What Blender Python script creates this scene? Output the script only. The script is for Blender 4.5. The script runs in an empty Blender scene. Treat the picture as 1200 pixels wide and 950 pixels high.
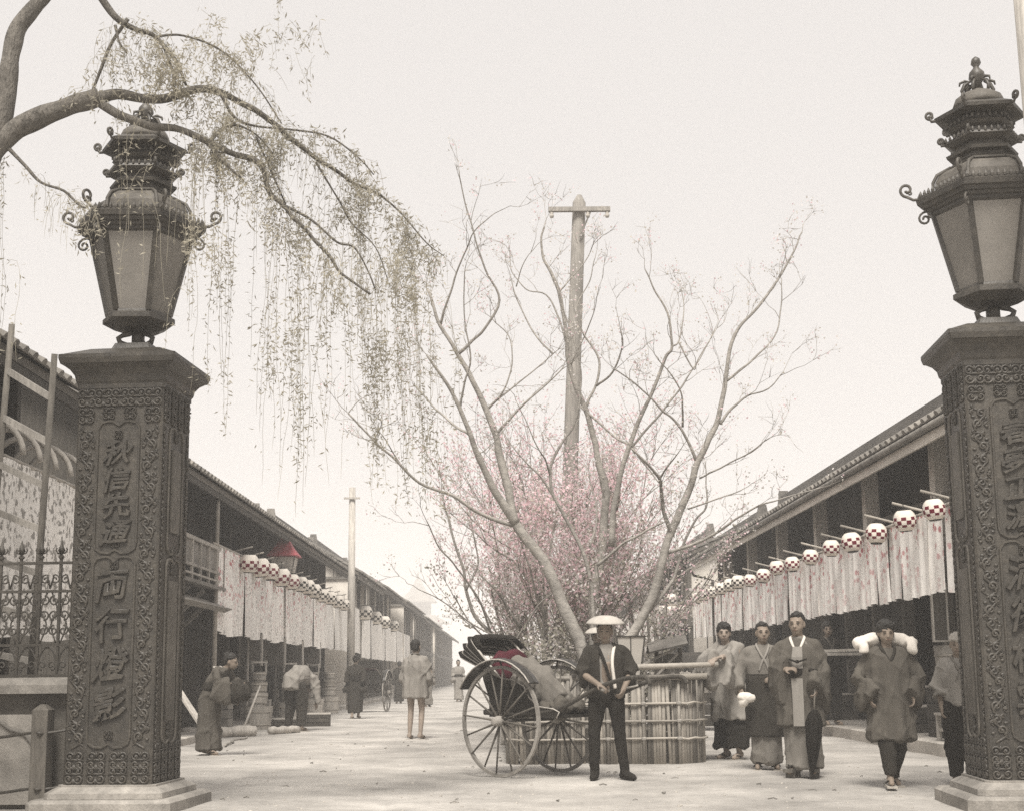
import bpy, bmesh, math, random
import numpy as np
from mathutils import Vector, Matrix, noise
R = math.radians
PI = math.pi
rng = random.Random(7)
SC = bpy.context.scene
COL = SC.collection
# ------------------------------------------------------------------ camera
F = 1560.0                       # focal length in pixels of the 1200 px wide plate
PITCH, ROLL, SHIFT = R(9.0), R(-0.62), 0.0555
YAW = -math.atan(15 / F)
CAMZ = 1.05
CROT = Matrix.Rotation(YAW, 3, 'Z') @ Matrix.Rotation(R(90) + PITCH, 3, 'X') @ Matrix.Rotation(ROLL, 3, 'Z')
cd = bpy.data.cameras.new('camera')
cd.sensor_fit = 'HORIZONTAL'
cd.sensor_width = 36.0
cd.lens = 36.0 * F / 1200.0
cd.shift_y = SHIFT
cd.clip_start = 0.05
cd.clip_end = 3000
cam = bpy.data.objects.new('camera', cd)
COL.objects.link(cam)
cam.location = (0, 0, CAMZ)
cam.rotation_euler = CROT.to_euler()
SC.camera = cam
# ------------------------------------------------------------------ light
SUN_EL, SUN_AZ = R(57), R(186)       # azimuth clockwise from +Y
W = bpy.data.worlds.new('World')
SC.world = W
W.use_nodes = True
nt = W.node_tree
nt.nodes.clear()
sky = nt.nodes.new('ShaderNodeTexSky')
sky.sky_type = 'NISHITA'
sky.sun_disc = False
sky.sun_elevation = SUN_EL
sky.sun_rotation = SUN_AZ
sky.dust_density = 4.0
hs = nt.nodes.new('ShaderNodeHueSaturation')
hs.inputs['Saturation'].default_value = 0.0
mixn = nt.nodes.new('ShaderNodeMix')
mixn.data_type = 'RGBA'
mixn.inputs[0].default_value = 0.88       # high even overcast over the clear sky
mixn.inputs[7].default_value = (6.75, 6.46, 6.28, 1)
bg = nt.nodes.new('ShaderNodeBackground')
bg.inputs['Strength'].default_value = 0.10
wo = nt.nodes.new('ShaderNodeOutputWorld')
nt.links.new(sky.outputs[0], hs.inputs['Color'])
nt.links.new(hs.outputs[0], mixn.inputs[6])
nt.links.new(mixn.outputs[2], bg.inputs['Color'])
nt.links.new(bg.outputs[0], wo.inputs['Surface'])
sd = bpy.data.lights.new('sun', 'SUN')
sd.energy = 4.3
sd.angle = R(20)
sd.color = (1.0, 0.95, 0.88)
sun = bpy.data.objects.new('sun', sd)
COL.objects.link(sun)
sdir = Vector((math.sin(SUN_AZ) * math.cos(SUN_EL), math.cos(SUN_AZ) * math.cos(SUN_EL), math.sin(SUN_EL)))
sun.rotation_euler = sdir.to_track_quat('Z', 'Y').to_euler()
sun.location = (0, 0, 40)
SC.view_settings.view_transform = 'Standard'
SC.view_settings.look = 'None'
SC.view_settings.exposure = 0.33
SC.view_settings.gamma = 1.0

def at(px, py, Y):
    """point of the plate (1200x950) at the depth Y (metres down the street)"""
    d = CROT @ Vector(((px - 600) / F, (475 + SHIFT * 1200 - py) / F, -1.0))
    return Vector((0, 0, CAMZ)) + d * (Y / d.y)

# ------------------------------------------------------------------ materials
ORD = 'first second third fourth fifth sixth seventh eighth ninth tenth eleventh twelfth thirteenth fourteenth fifteenth sixteenth seventeenth eighteenth nineteenth twentieth'.split()
ORD += ['%s-%s' % (t_, u_) for t_ in ('twenty', 'thirty', 'forty') for u_ in ['x'] + ORD[:9]]
ORD = [o_.replace('twenty-x', 'twentieth').replace('thirty-x', 'thirtieth').replace('forty-x', 'fortieth') for o_ in ORD]
ORD = ORD[:20] + ORD[21:]
def L(c):
    return tuple(((v / 255) / 12.92 if v / 255 < .04045 else ((v / 255 + .055) / 1.055) ** 2.4) for v in c) + (1,)

MAT = {}
def mat(name, col, rough=.85, var=.22, scale=6, bump=.25, stretch=(1, 1, 1), spec=.25, rand=.0, dirt=.25, trans=0., bdist=.01, fine=60):
    m = bpy.data.materials.new(name)
    m.use_nodes = True
    t = m.node_tree
    N, K = t.nodes, t.links
    b = N['Principled BSDF']
    b.inputs['Roughness'].default_value = rough
    b.inputs['Specular IOR Level'].default_value = spec
    tc = N.new('ShaderNodeTexCoord')
    mp = N.new('ShaderNodeMapping')
    mp.inputs['Scale'].default_value = stretch
    oi = N.new('ShaderNodeObjectInfo')
    ofs = N.new('ShaderNodeVectorMath'); ofs.operation = 'SCALE'
    cx = N.new('ShaderNodeCombineXYZ')
    for i in range(3):
        K.new(oi.outputs['Random'], cx.inputs[i])
    ofs.inputs['Scale'].default_value = 37.0 if rand else 0.0
    K.new(cx.outputs[0], ofs.inputs[0])
    add = N.new('ShaderNodeVectorMath'); add.operation = 'ADD'
    K.new(tc.outputs['Object'], add.inputs[0])
    K.new(ofs.outputs[0], add.inputs[1])
    K.new(add.outputs[0], mp.inputs['Vector'])
    n1 = N.new('ShaderNodeTexNoise'); n1.inputs['Scale'].default_value = scale; n1.inputs['Detail'].default_value = 8
    n1.inputs['Roughness'].default_value = .65
    n2 = N.new('ShaderNodeTexNoise'); n2.inputs['Scale'].default_value = max(.6, scale * .13); n2.inputs['Detail'].default_value = 4
    n3 = N.new('ShaderNodeTexNoise'); n3.inputs['Scale'].default_value = fine; n3.inputs['Detail'].default_value = 3
    for n in (n1, n2, n3):
        K.new(mp.outputs[0], n.inputs['Vector'])
    def mr(src, a, b_, lo=.3, hi=.7):
        r = N.new('ShaderNodeMapRange')
        r.inputs['From Min'].default_value = lo; r.inputs['From Max'].default_value = hi
        r.inputs['To Min'].default_value = a; r.inputs['To Max'].default_value = b_
        K.new(src, r.inputs['Value']); return r.outputs[0]
    def mul(a, c):
        r = N.new('ShaderNodeMath'); r.operation = 'MULTIPLY'
        K.new(a, r.inputs[0]); K.new(c, r.inputs[1]); return r.outputs[0]
    v = mul(mr(n1.outputs[0], 1 - var, 1 + var), mr(n2.outputs[0], 1 - dirt, 1 + dirt * .6))
    v = mul(v, mr(n3.outputs[0], 1 - var * .4, 1 + var * .4))
    if rand:
        v = mul(v, mr(oi.outputs['Random'], 1 - rand, 1 + rand, 0, 1))
    c = N.new('ShaderNodeVectorMath'); c.operation = 'SCALE'
    c.inputs[0].default_value = col[:3]
    K.new(v, c.inputs['Scale'])
    K.new(c.outputs[0], b.inputs['Base Color'])
    if bump:
        bm = N.new('ShaderNodeBump'); bm.inputs['Strength'].default_value = bump; bm.inputs['Distance'].default_value = bdist
        ad = N.new('ShaderNodeMath'); ad.operation = 'ADD'
        K.new(n1.outputs[0], ad.inputs[0]); K.new(n3.outputs[0], ad.inputs[1])
        K.new(ad.outputs[0], bm.inputs['Height'])
        K.new(bm.outputs[0], b.inputs['Normal'])
    if trans:
        tr = N.new('ShaderNodeBsdfTranslucent')
        K.new(c.outputs[0], tr.inputs['Color'])
        mx = N.new('ShaderNodeMixShader'); mx.inputs[0].default_value = trans
        K.new(b.outputs[0], mx.inputs[1]); K.new(tr.outputs[0], mx.inputs[2])
        K.new(mx.outputs[0], N['Material Output'].inputs['Surface'])
    m['_c'] = 0
    MAT[name] = m
    return m

def g(v, warm=1.0):          # sepia grey of linear value v
    if v < .2: warm = max(warm, 1.0 + .5 * min(1, (.2 - v) / .12))
    return (v * (1 + .07 * warm), v, v * (1 - .10 * warm))

mat('iron', g(.048, 2.0), .5, .4, 14, .35, spec=.6, dirt=.45)
mat('iron_fine', g(.075), .6, .3, 20, .2, spec=.4)
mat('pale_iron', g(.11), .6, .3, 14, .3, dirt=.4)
mat('stone', g(.26), .9, .25, 9, .5, dirt=.4)
mat('dark_stone', g(.13), .9, .25, 7, .5, dirt=.4)
mat('pale_stone', g(.42), .9, .2, 7, .4, dirt=.35)
mat('glass', g(.36), .25, .18, 3, .05, trans=.35, dirt=.4, spec=.5)
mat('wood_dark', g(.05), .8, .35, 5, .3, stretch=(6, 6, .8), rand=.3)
mat('wood_weathered', g(.25), .85, .3, 6, .4, stretch=(5, 5, .7), rand=.2)
mat('wood_mid', g(.11), .8, .35, 5, .3, stretch=(6, 6, .8), rand=.3)
mat('wood_pale', g(.36), .8, .3, 5, .3, stretch=(6, 6, .8), rand=.2)
mat('wood_grey', g(.20), .8, .35, 5, .3, stretch=(1, 1, 1), rand=.25)
mat('bamboo', g(.30, 1.3), .55, .2, 7, .1, rand=.22)
mat('bamboo_old', g(.19, 1.2), .65, .35, 9, .25, stretch=(1, 1, .25), rand=.35)
mat('tile', g(.17, .6), .7, .3, 8, .3, rand=.3, dirt=.4)
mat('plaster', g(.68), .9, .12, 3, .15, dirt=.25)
mat('shoji', g(.5), .9, .08, 4, .05, rand=.12)
mat('bark_willow', g(.14), .9, .4, 16, .9, stretch=(1, 1, .35), bdist=.03)
mat('bark_cherry', g(.30), .8, .35, 10, .5, stretch=(1, 1, 1.8), bdist=.02)
mat('bark_dark', g(.25), .85, .35, 12, .6, bdist=.02)
mat('leaf_willow', (.42, .39, .315), .6, .3, 2.5, 0, trans=.4, spec=.2)
mat('leaf_bush', (.36, .345, .28), .6, .4, 3, 0, trans=.45, spec=.2)
mat('leaf_grey', (.64, .60, .53), .6, .3, 3, 0, trans=.55, spec=.2)
mat('petal', (.93, .69, .73), .7, .15, 3, 0, trans=.55, spec=.1)
mat('petal_pale', (.94, .89, .87), .7, .15, 3, 0, trans=.55, spec=.1)
mat('skin', (.235, .188, .148), .6, .1, 12, .05, spec=.35, fine=200)
mat('skin_pale', (.30, .245, .20), .6, .1, 12, .05, spec=.35, fine=200)
mat('hair', g(.018), .6, .3, 40, .5, spec=.35)
mat('black', g(.02), .6, .3, 10, .1)
mat('lacquer', g(.025), .3, .3, 10, .05, spec=.5)
for nm, v in (('cloth_black', .013), ('cloth_dark', .02), ('cloth_charcoal', .034), ('cloth_grey', .088), ('cloth_mid', .16), ('cloth_light', .24), ('cloth_pale', .4), ('cloth_white', .62)):
    mat(nm, g(v), .95, .10, 30, .15, spec=.08, dirt=.10, fine=260, stretch=(1, 1, .3), bdist=.004)
mat('rope', g(.30), .9, .3, 30, .5)
mat('straw', g(.42, 1.2), .7, .15, 30, .3, stretch=(1, 1, 3))
mat('red_velvet', (.065, .013, .02), .9, .3, 12, .3, spec=.15)
mat('red_paint', (.36, .075, .09), .6, .25, 10, .2)
mat('paper', g(.62), .8, .08, 4, .1, trans=.25)
mat('far_wall', g(.12), .9, .15, 2, 0)

# ------------------------------------------------------------------ mesh helpers
class MB:
    def __init__(s):
        s.v = []; s.f = []; s.mi = []
    def add(s, vs, fs, mi=0):
        o = len(s.v)
        s.v.extend([tuple(p) for p in vs])
        s.f.extend([tuple(i + o for i in f) for f in fs])
        s.mi.extend([mi] * len(fs))
        return s
    def box(s, c, sz, rot=None, mi=0, taper=1.0):
        c = Vector(c); x, y, z = [k / 2 for k in sz]
        vs = []
        for k in (-1, 1):
            q = taper if k > 0 else 1
            for a, b in ((-1, -1), (1, -1), (1, 1), (-1, 1)):
                p = Vector((a * x * q, b * y * q, k * z))
                if rot is not None: p = rot @ p
                vs.append(c + p)
        return s.add(vs, [(3, 2, 1, 0), (4, 5, 6, 7), (0, 1, 5, 4), (1, 2, 6, 5), (2, 3, 7, 6), (3, 0, 4, 7)], mi)
    def bar(s, a, b, w, h=None, mi=0, up=(0, 0, 1)):
        a = Vector(a); b = Vector(b); h = h or w
        d = (b - a); ln = d.length; d.normalize()
        upv = Vector(up)
        if abs(d.dot(upv)) > .98: upv = Vector((0, 1, 0))
        x = d.cross(upv).normalized(); u = x.cross(d)
        m = Matrix((x, u, d)).transposed()
        return s.box((a + b) / 2, (w, h, ln), m, mi)
    def rings(s, rs, cap=True, mi=0, closed=True):
        n = len(rs[0]); vs = [p for r in rs for p in r]; fs = []
        for i in range(len(rs) - 1):
            for j in range(n if closed else n - 1):
                k = (j + 1) % n
                fs.append((i * n + j, i * n + k, (i + 1) * n + k, (i + 1) * n + j))
        if cap:
            fs.append(tuple(range(n - 1, -1, -1)))
            fs.append(tuple((len(rs) - 1) * n + j for j in range(n)))
        return s.add(vs, fs, mi)
    def tube(s, pts, rad, n=8, cap=True, mi=0, flat=1.0):
        pts = [Vector(p) for p in pts]
        if not hasattr(rad, '__len__'): rad = [rad] * len(pts)
        rs = []; x = None
        for i, p in enumerate(pts):
            d = (pts[min(i + 1, len(pts) - 1)] - pts[max(i - 1, 0)])
            if d.length < 1e-9: d = Vector((0, 0, 1))
            d.normalize()
            if x is None:
                r = Vector((0, 0, 1)) if abs(d.z) < .9 else Vector((0, 1, 0))
                x = d.cross(r).normalized()
            else:
                x = (x - d * x.dot(d))
                x = x.normalized() if x.length > 1e-6 else d.orthogonal().normalized()
            y = d.cross(x)
            rs.append([p + x * (math.cos(2 * PI * k / n) * rad[i]) + y * (math.sin(2 * PI * k / n) * rad[i] * flat) for k in range(n)])
        return s.rings(rs, cap, mi)
    def lathe(s, prof, n=16, c=(0, 0, 0), rot0=0., cap=True, mi=0):
        c = Vector(c)
        rs = [[c + Vector((math.cos(rot0 + 2 * PI * k / n) * r, math.sin(rot0 + 2 * PI * k / n) * r, z)) for k in range(n)] for r, z in prof]
        return s.rings(rs, cap, mi)
    def ell(s, c, r, n=12, m=8, rot=None, mi=0):
        c = Vector(c); rs = []
        if not hasattr(r, '__len__'): r = (r, r, r)
        for i in range(m + 1):
            t = -PI / 2 + PI * (i * .98 + .01 * m) / m
            ring = []
            for k in range(n):
                p = Vector((math.cos(t) * math.cos(2 * PI * k / n) * r[0], math.cos(t) * math.sin(2 * PI * k / n) * r[1], math.sin(t) * r[2]))
                if rot is not None: p = rot @ p
                ring.append(c + p)
            rs.append(ring)
        return s.rings(rs, True, mi)
    def mesh(s, name, mats, smooth=False):
        me = bpy.data.meshes.new(name)
        me.from_pydata(s.v, [], s.f)
        for m in (mats if isinstance(mats, (list, tuple)) else [mats]):
            me.materials.append(MAT[m] if isinstance(m, str) else m)
        if any(s.mi): me.polygons.foreach_set('material_index', s.mi)
        if smooth: me.polygons.foreach_set('use_smooth', [True] * len(me.polygons))
        me.update()
        return me

def link(name, me, parent=None, loc=None, rot=None, scale=None):
    o = bpy.data.objects.new(name, me)
    COL.objects.link(o)
    if parent is not None: o.parent = parent
    if loc is not None: o.location = loc
    if rot is not None: o.rotation_euler = rot
    if scale is not None: o.scale = scale if hasattr(scale, '__len__') else (scale,) * 3
    return o
def tag(o, label=None, cat=None, group=None, kind=None):
    if label: o['label'] = label
    if cat: o['category'] = cat
    if group: o['group'] = group
    if kind: o['kind'] = kind
    return o
def part(name, mb, mats, parent, smooth=False, **k):
    return link(name, mb.mesh(name, mats, smooth), parent, **k)
def thing(name, label, cat, loc=(0, 0, 0), rz=0., group=None):
    o = bpy.data.objects.new(name, None)
    COL.objects.link(o)
    o.empty_display_size = .1
    o.location = loc
    o.rotation_euler = (0, 0, rz)
    return tag(o, label, cat, group)
def kids(o):
    return CH.get(o.name, [])
def copy_tree(o, parent=None, **k):
    c = o.copy(); COL.objects.link(c)
    if parent is not None: c.parent = parent
    for ch in list(o.children): copy_tree(ch, c)
    return c
def dup(o, loc, rz=None, label=None, group=None, scale=None):
    c = copy_tree(o)
    c.location = loc
    if rz is not None: c.rotation_euler = (0, 0, rz)
    if label: c['label'] = label
    if group: c['group'] = group
    if scale is not None: c.scale = (scale,) * 3
    return c
def bezier(p, n=8):
    """Catmull-Rom through the points"""
    p = [Vector(q) for q in p]
    if len(p) < 3: return p
    q = [p[0] * 2 - p[1]] + p + [p[-1] * 2 - p[-2]]
    out = []
    for i in range(1, len(q) - 2):
        for k in range(n):
            t = k / n
            a, b, c, d = q[i - 1], q[i], q[i + 1], q[i + 2]
            out.append(.5 * ((2 * b) + (c - a) * t + (2 * a - 5 * b + 4 * c - d) * t * t + (3 * b - a - 3 * c + d) * t ** 3))
    out.append(p[-1])
    return out
def spiral(c, r0, r1, a0, turns, n=14, ax=(1, 0, 0), az=(0, 0, 1)):
    c = Vector(c); ax = Vector(ax); az = Vector(az); o = []
    for i in range(n + 1):
        t = i / n; a = a0 + turns * 2 * PI * t; r = r0 + (r1 - r0) * t
        o.append(c + ax * (math.cos(a) * r) + az * (math.sin(a) * r))
    return o
# ------------------------------------------------------------------ ground
def gz(x, y):
    """height of the trodden earth"""
    h = .018 * noise.noise(Vector((x * .7, y * .5, 3))) + .009 * noise.noise(Vector((x * 2.3, y * 2.1, 8)))
    for c, wob in ((-2.9, 3), (-2.05, 3), (-1.1, 7), (-.25, 7), (3.3, 5), (4.15, 5)):      # wheel ruts
        d = x - c - .35 * noise.noise(Vector((wob, y * .13, 1.5)))
        h -= .022 * math.exp(-(d / .07) ** 2) * max(0, .5 + noise.noise(Vector((c * 3, y * .6, 4))) * 1.2)
    return h
def build_ground():
    xs = [-400, -120, -40, -20] + [-8 + .08 * i for i in range(201)] + [20, 40, 120, 400]
    ys = [-60, -10, 2] + [5 + .16 * i for i in range(157)] + [31 + .8 * i for i in range(40)] + [80, 120, 200, 400, 700]
    vs = []
    for y in ys:
        for x in xs:
            near = abs(x) <= 8 and 4 < y < 63
            vs.append((x, y, gz(x, y) if near else 0.))
    n = len(xs)
    fs = [(j * n + i, j * n + i + 1, (j + 1) * n + i + 1, (j + 1) * n + i) for j in range(len(ys) - 1) for i in range(n - 1)]
    mb = MB(); mb.add(vs, fs)
    m = mat('earth', g(.39, .8), .95, .2, 2.2, .0, dirt=.34, fine=18)
    t = m.node_tree; N, K = t.nodes, t.links
    b = N['Principled BSDF']
    tc = N.new('ShaderNodeTexCoord')
    mp = N.new('ShaderNodeMapping'); mp.inputs['Scale'].default_value = (1.0, .8, 1)
    K.new(tc.outputs['Object'], mp.inputs[0])
    a = N.new('ShaderNodeTexNoise'); a.inputs['Scale'].default_value = 7; a.inputs['Detail'].default_value = 10; a.inputs['Roughness'].default_value = .72
    K.new(mp.outputs[0], a.inputs['Vector'])
    v = N.new('ShaderNodeTexVoronoi'); v.inputs['Scale'].default_value = 26
    K.new(tc.outputs['Object'], v.inputs['Vector'])
    ad = N.new('ShaderNodeMath'); ad.operation = 'MULTIPLY_ADD'
    K.new(v.outputs['Distance'], ad.inputs[0]); ad.inputs[1].default_value = .25; K.new(a.outputs[0], ad.inputs[2])
    bp = N.new('ShaderNodeBump'); bp.inputs['Strength'].default_value = .75; bp.inputs['Distance'].default_value = .035
    K.new(ad.outputs[0], bp.inputs['Height']); K.new(bp.outputs[0], b.inputs['Normal'])
    o = link('ground', mb.mesh('ground', 'earth', True))
    tag(o, 'pale trodden earth of the street', kind='structure')
build_ground()

def scatter_stones():
    mb = MB(); r = random.Random(5)
    for i in range(900):
        y = 10.5 + 24 * r.random() ** 1.6; x = r.uniform(-5.0, 5.0)
        s = r.uniform(.005, .014) * (1.6 if r.random() < .06 else 1)
        mb.ell((x, y, gz(x, y) + s * .2), (s * r.uniform(.8, 1.5), s, s * .6), 5, 3)
    lit = MB()
    for i in range(80):
        y = 11 + 16 * r.random() ** 1.3; x = r.uniform(-4.6, 4.8); a = r.uniform(0, PI); ln = r.uniform(.02, .09); z = gz(x, y) + .006
        lit.tube([(x, y, z), (x + math.cos(a) * ln * .5, y + math.sin(a) * ln * .5, z + .008), (x + math.cos(a + .6) * ln, y + math.sin(a + .6) * ln, z)], r.uniform(.003, .008), 4)
    tag(part('litter', lit, 'wood_grey', None), 'dark bits of twig and straw littering the earth', 'litter', kind='stuff')
    o = part('gravel', mb, 'pale_stone', None)
    tag(o, 'small stones scattered over the trodden earth', 'gravel', kind='stuff')
scatter_stones()

# ------------------------------------------------------------------ gate pillars
def text_mesh(ch, size, depth, off):
    cu = bpy.data.curves.new('glyph', 'FONT')
    cu.body = ch; cu.size = size; cu.align_x = 'CENTER'; cu.align_y = 'CENTER'
    cu.extrude = depth; cu.offset = off; cu.bevel_depth = depth * .45; cu.bevel_resolution = 0; cu.resolution_u = 2
    cu.shear = .12
    o = bpy.data.objects.new('glyph', cu)
    COL.objects.link(o)
    dg = bpy.context.evaluated_depsgraph_get()
    me = bpy.data.meshes.new_from_object(o.evaluated_get(dg))
    bpy.data.objects.remove(o); bpy.data.curves.remove(cu)
    co = np.empty(len(me.vertices) * 3); me.vertices.foreach_get('co', co)
    co = co.reshape(-1, 3)
    if len(co):
        co[:, 0] -= (co[:, 0].max() + co[:, 0].min()) / 2
        co[:, 1] -= (co[:, 1].max() + co[:, 1].min()) / 2
    # brush-like wobble
    co[:, 0] += .012 * np.sin(co[:, 1] * 23 + ord(ch) % 7); co[:, 1] += .010 * np.sin(co[:, 0] * 27 + 1) + .10 * co[:, 0]
    me.vertices.foreach_set('co', co.ravel())
    me.materials.clear(); me.materials.append(MAT['iron'])
    return me

def curl_mesh(kind):
    """one scroll of the carved vine; lies in the XZ plane, relief towards -Y"""
    mb = MB()
    if kind == 'vine':
        stem = bezier([(-.03, 0, -.09), (.035, -.004, -.045), (-.005, -.006, .01), (-.035, -.004, .05), (.03, 0, .09)], 5)
        mb.tube(stem, .0085, 5)
        mb.tube(spiral((.012, -.006, -.012), .034, .006, -1.2, 1.35, 16), [.009 - .003 * i / 16 for i in range(17)], 5)
        mb.tube(spiral((-.014, -.006, .055), .030, .005, 2.2, -1.2, 14), [.008] * 15, 5)
        mb.ell((.012, -.008, -.012), (.010, .009, .010), 6, 4)
        mb.ell((.040, -.004, .035), (.016, .009, .009), 6, 4)
        mb.ell((-.044, -.004, -.03), (.014, .009, .010), 6, 4)
    elif kind == 'fine':
        mb.tube(bezier([(-.012, 0, -.05), (.016, -.003, -.02), (-.014, -.004, .02), (.012, 0, .05)], 4), .0065, 5)
        mb.tube(spiral((.004, -.004, -.012), .018, .004, -1, 1.1, 9), .006, 5)
        mb.tube(spiral((-.004, -.004, .030), .016, .004, 2, -1.1, 9), .006, 5)
        mb.ell((.018, -.003, .012), (.009, .007, .006), 5, 3)
    else:                      # corner cluster
        for sx, sz, q in ((-1, 1, 1), (1, 1, -1), (-1, -1, -1), (1, -1, 1)):
            mb.tube(spiral((sx * .045, -.005, sz * .035), .044, .007, (0 if sx < 0 else PI), q * 1.35, 18), .010, 5)
            mb.ell((sx * .045, -.008, sz * .035), (.012, .01, .012), 6, 4)
        mb.tube([(-.09, 0, 0), (0, -.006, .012), (.09, 0, 0)], .009, 5)
        mb.ell((0, -.006, .06), (.012, .01, .022), 6, 4); mb.ell((0, -.006, -.06), (.012, .01, .022), 6, 4)
    return mb.mesh('scroll_' + kind, 'iron', True)
CURL = {k: curl_mesh(k) for k in ('vine', 'fine', 'corner')}

SHW, SZ0, SZ1 = .72, .20, 3.44      # shaft width, bottom, top
def pillar(loc, rz, label, chars):
    t = thing('gate_pillar', label, 'pillar', loc, rz, None)
    h = SHW / 2
    mb = MB()
    def sq(w, z, c=.05): # square ring with clipped corners
        a = w / 2; return [Vector(p) for p in ((-a + c, -a, z), (a - c, -a, z), (a, -a + c, z), (a, a - c, z), (a - c, a, z), (-a + c, a, z), (-a, a - c, z), (-a, -a + c, z))]
    mb.rings([sq(1.16, -.25), sq(1.16, .085), sq(1.10, .11)])
    part('plinth', mb, 'stone', t)
    mb = MB(); mb.rings([sq(.96, .112), sq(.95, .155), sq(.86, .185), sq(.80, .20), sq(.80, .215)])
    part('plinth_moulding', mb, 'stone', t)
    mb = MB(); mb.rings([sq(SHW, SZ0, .015), sq(SHW, SZ1, .015)])
    part('shaft', mb, 'iron', t)
    mb = MB(); mb.rings([sq(.735, 3.42, .012), sq(.735, 3.46, .012), sq(.76, 3.48, .012), sq(.78, 3.53, .012), sq(.84, 3.575, .012), sq(.93, 3.61, .012), sq(.96, 3.615, .012), sq(.985, 3.66, .01), sq(.985, 3.69, .01), sq(.93, 3.70, .01), sq(.60, 3.775, .01), sq(.34, 3.81, .01), sq(.30, 3.86, .01)])
    part('capital', mb, 'iron', t)
    for face in range(4):
        M4 = Matrix.Rotation(face * PI / 2, 4, 'Z')
        fy = -h - .001
        def put(name, me, x, z, rot=0., sc=1., flip=1):
            o = link(name, me, t)
            o.matrix_local = M4 @ Matrix.Translation((x, fy, z)) @ Matrix.Rotation(rot, 4, 'Y') @ Matrix.Diagonal((sc * flip, 1, sc, 1))
            return o
        front = face in (0, 2)
        # panel frames
        for (z0, z1) in ((.50, 2.02), (2.05, 3.14)) if front else ((.52, 2.02), (2.06, 3.12)):
            mb = MB(); w = .175 if front else .17
            zm = z1 - .05
            pts = [(-w, zm - .04), (-w, zm - .01), (-w + .03, z1 - .012), (-w + .08, z1), (-.05, z1), (0, z1 - .035), (.05, z1), (w - .08, z1), (w - .03, z1 - .012), (w, zm - .01), (w, zm - .04)]
            pts += [(w, z0 + .08), (w - .012, z0 + .035), (w - .06, z0 + .005), (.05, z0), (0, z0 + .03), (-.05, z0), (-w + .06, z0 + .005), (-w + .012, z0 + .035), (-w, z0 + .08), (-w, zm - .04)]
            mb.tube([(x, -.003, z) for x, z in pts], .0115, 6)
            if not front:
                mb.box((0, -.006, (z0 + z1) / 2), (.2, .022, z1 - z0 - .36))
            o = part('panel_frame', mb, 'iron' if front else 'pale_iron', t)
            o.matrix_local = M4 @ Matrix.Translation((0, fy, 0))
        # carved borders
        if front:
            for sx in (-1, 1):
                for k in range(14):
                    put('scroll_ornament', CURL['vine'], sx * .265, .60 + k * .182, 0, 1.18, sx * (1 if k % 2 else -1))
            for sx in (-1, 1):
                for k in range(26):
                    put('scroll_ornament', CURL['fine'], sx * (.265 + (.052 if k % 2 else -.052)), .56 + k * .1, 0, .9, sx)
            for z in (.29, .40):
                for x in (-.27, -.09, .09, .27):
                    put('scroll_ornament', CURL['corner'], x, z, 0, .88, 1 if x < 0 else -1)
            for x in (-.28, -.14, 0, .14, .28):
                put('scroll_ornament', CURL['corner'], x, 3.34, 0, .95, 1 if x < 0 else -1)
            for x in (-.28, .28):
                put('scroll_ornament', CURL['corner'], x, 3.19, 0, .8, 1)
            for x in (-.09, .09):
                put('scroll_ornament', CURL['corner'], x, 3.21, 0, .62, 1)
            for z in (.60, 2.135, 1.955, 3.03):
                put('scroll_ornament', CURL['corner'], 0, z, PI / 2, .45)
        else:
            for sx in (-1, 1):
                for k in range(24):
                    put('scroll_ornament', CURL['fine'], sx * .29, .60 + k * .107, 0, 1.25, sx * (1 if k % 2 else -1))
            for z in (.28, .38, .47, 3.20, 3.30, 3.39):
                for x in (-.25, -.085, .085, .25):
                    put('scroll_ornament', CURL['corner'], x, z, 0, .75, 1 if x < 0 else -1)
            for z in (2.06, 3.06, .62, 1.94):
                put('scroll_ornament', CURL['corner'], 0, z, PI / 2, .6)
    # raised characters on the street side and the far side
    for face in (0,):
        zs = [2.88, 2.66, 2.44, 2.22, 1.79, 1.475, 1.16, .84]
        for i, ch in enumerate(chars):
            me = text_mesh(ch, .235 if i < 4 else .275, .010, .003)
            o = link('carved_character', me, t, (0, -h - .012, zs[i]), (PI / 2, 0, 0))
            if i < 4: o.scale = (1, .86, 1)
            o['label'] = 'raised cast character ' + ch
    return t

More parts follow.
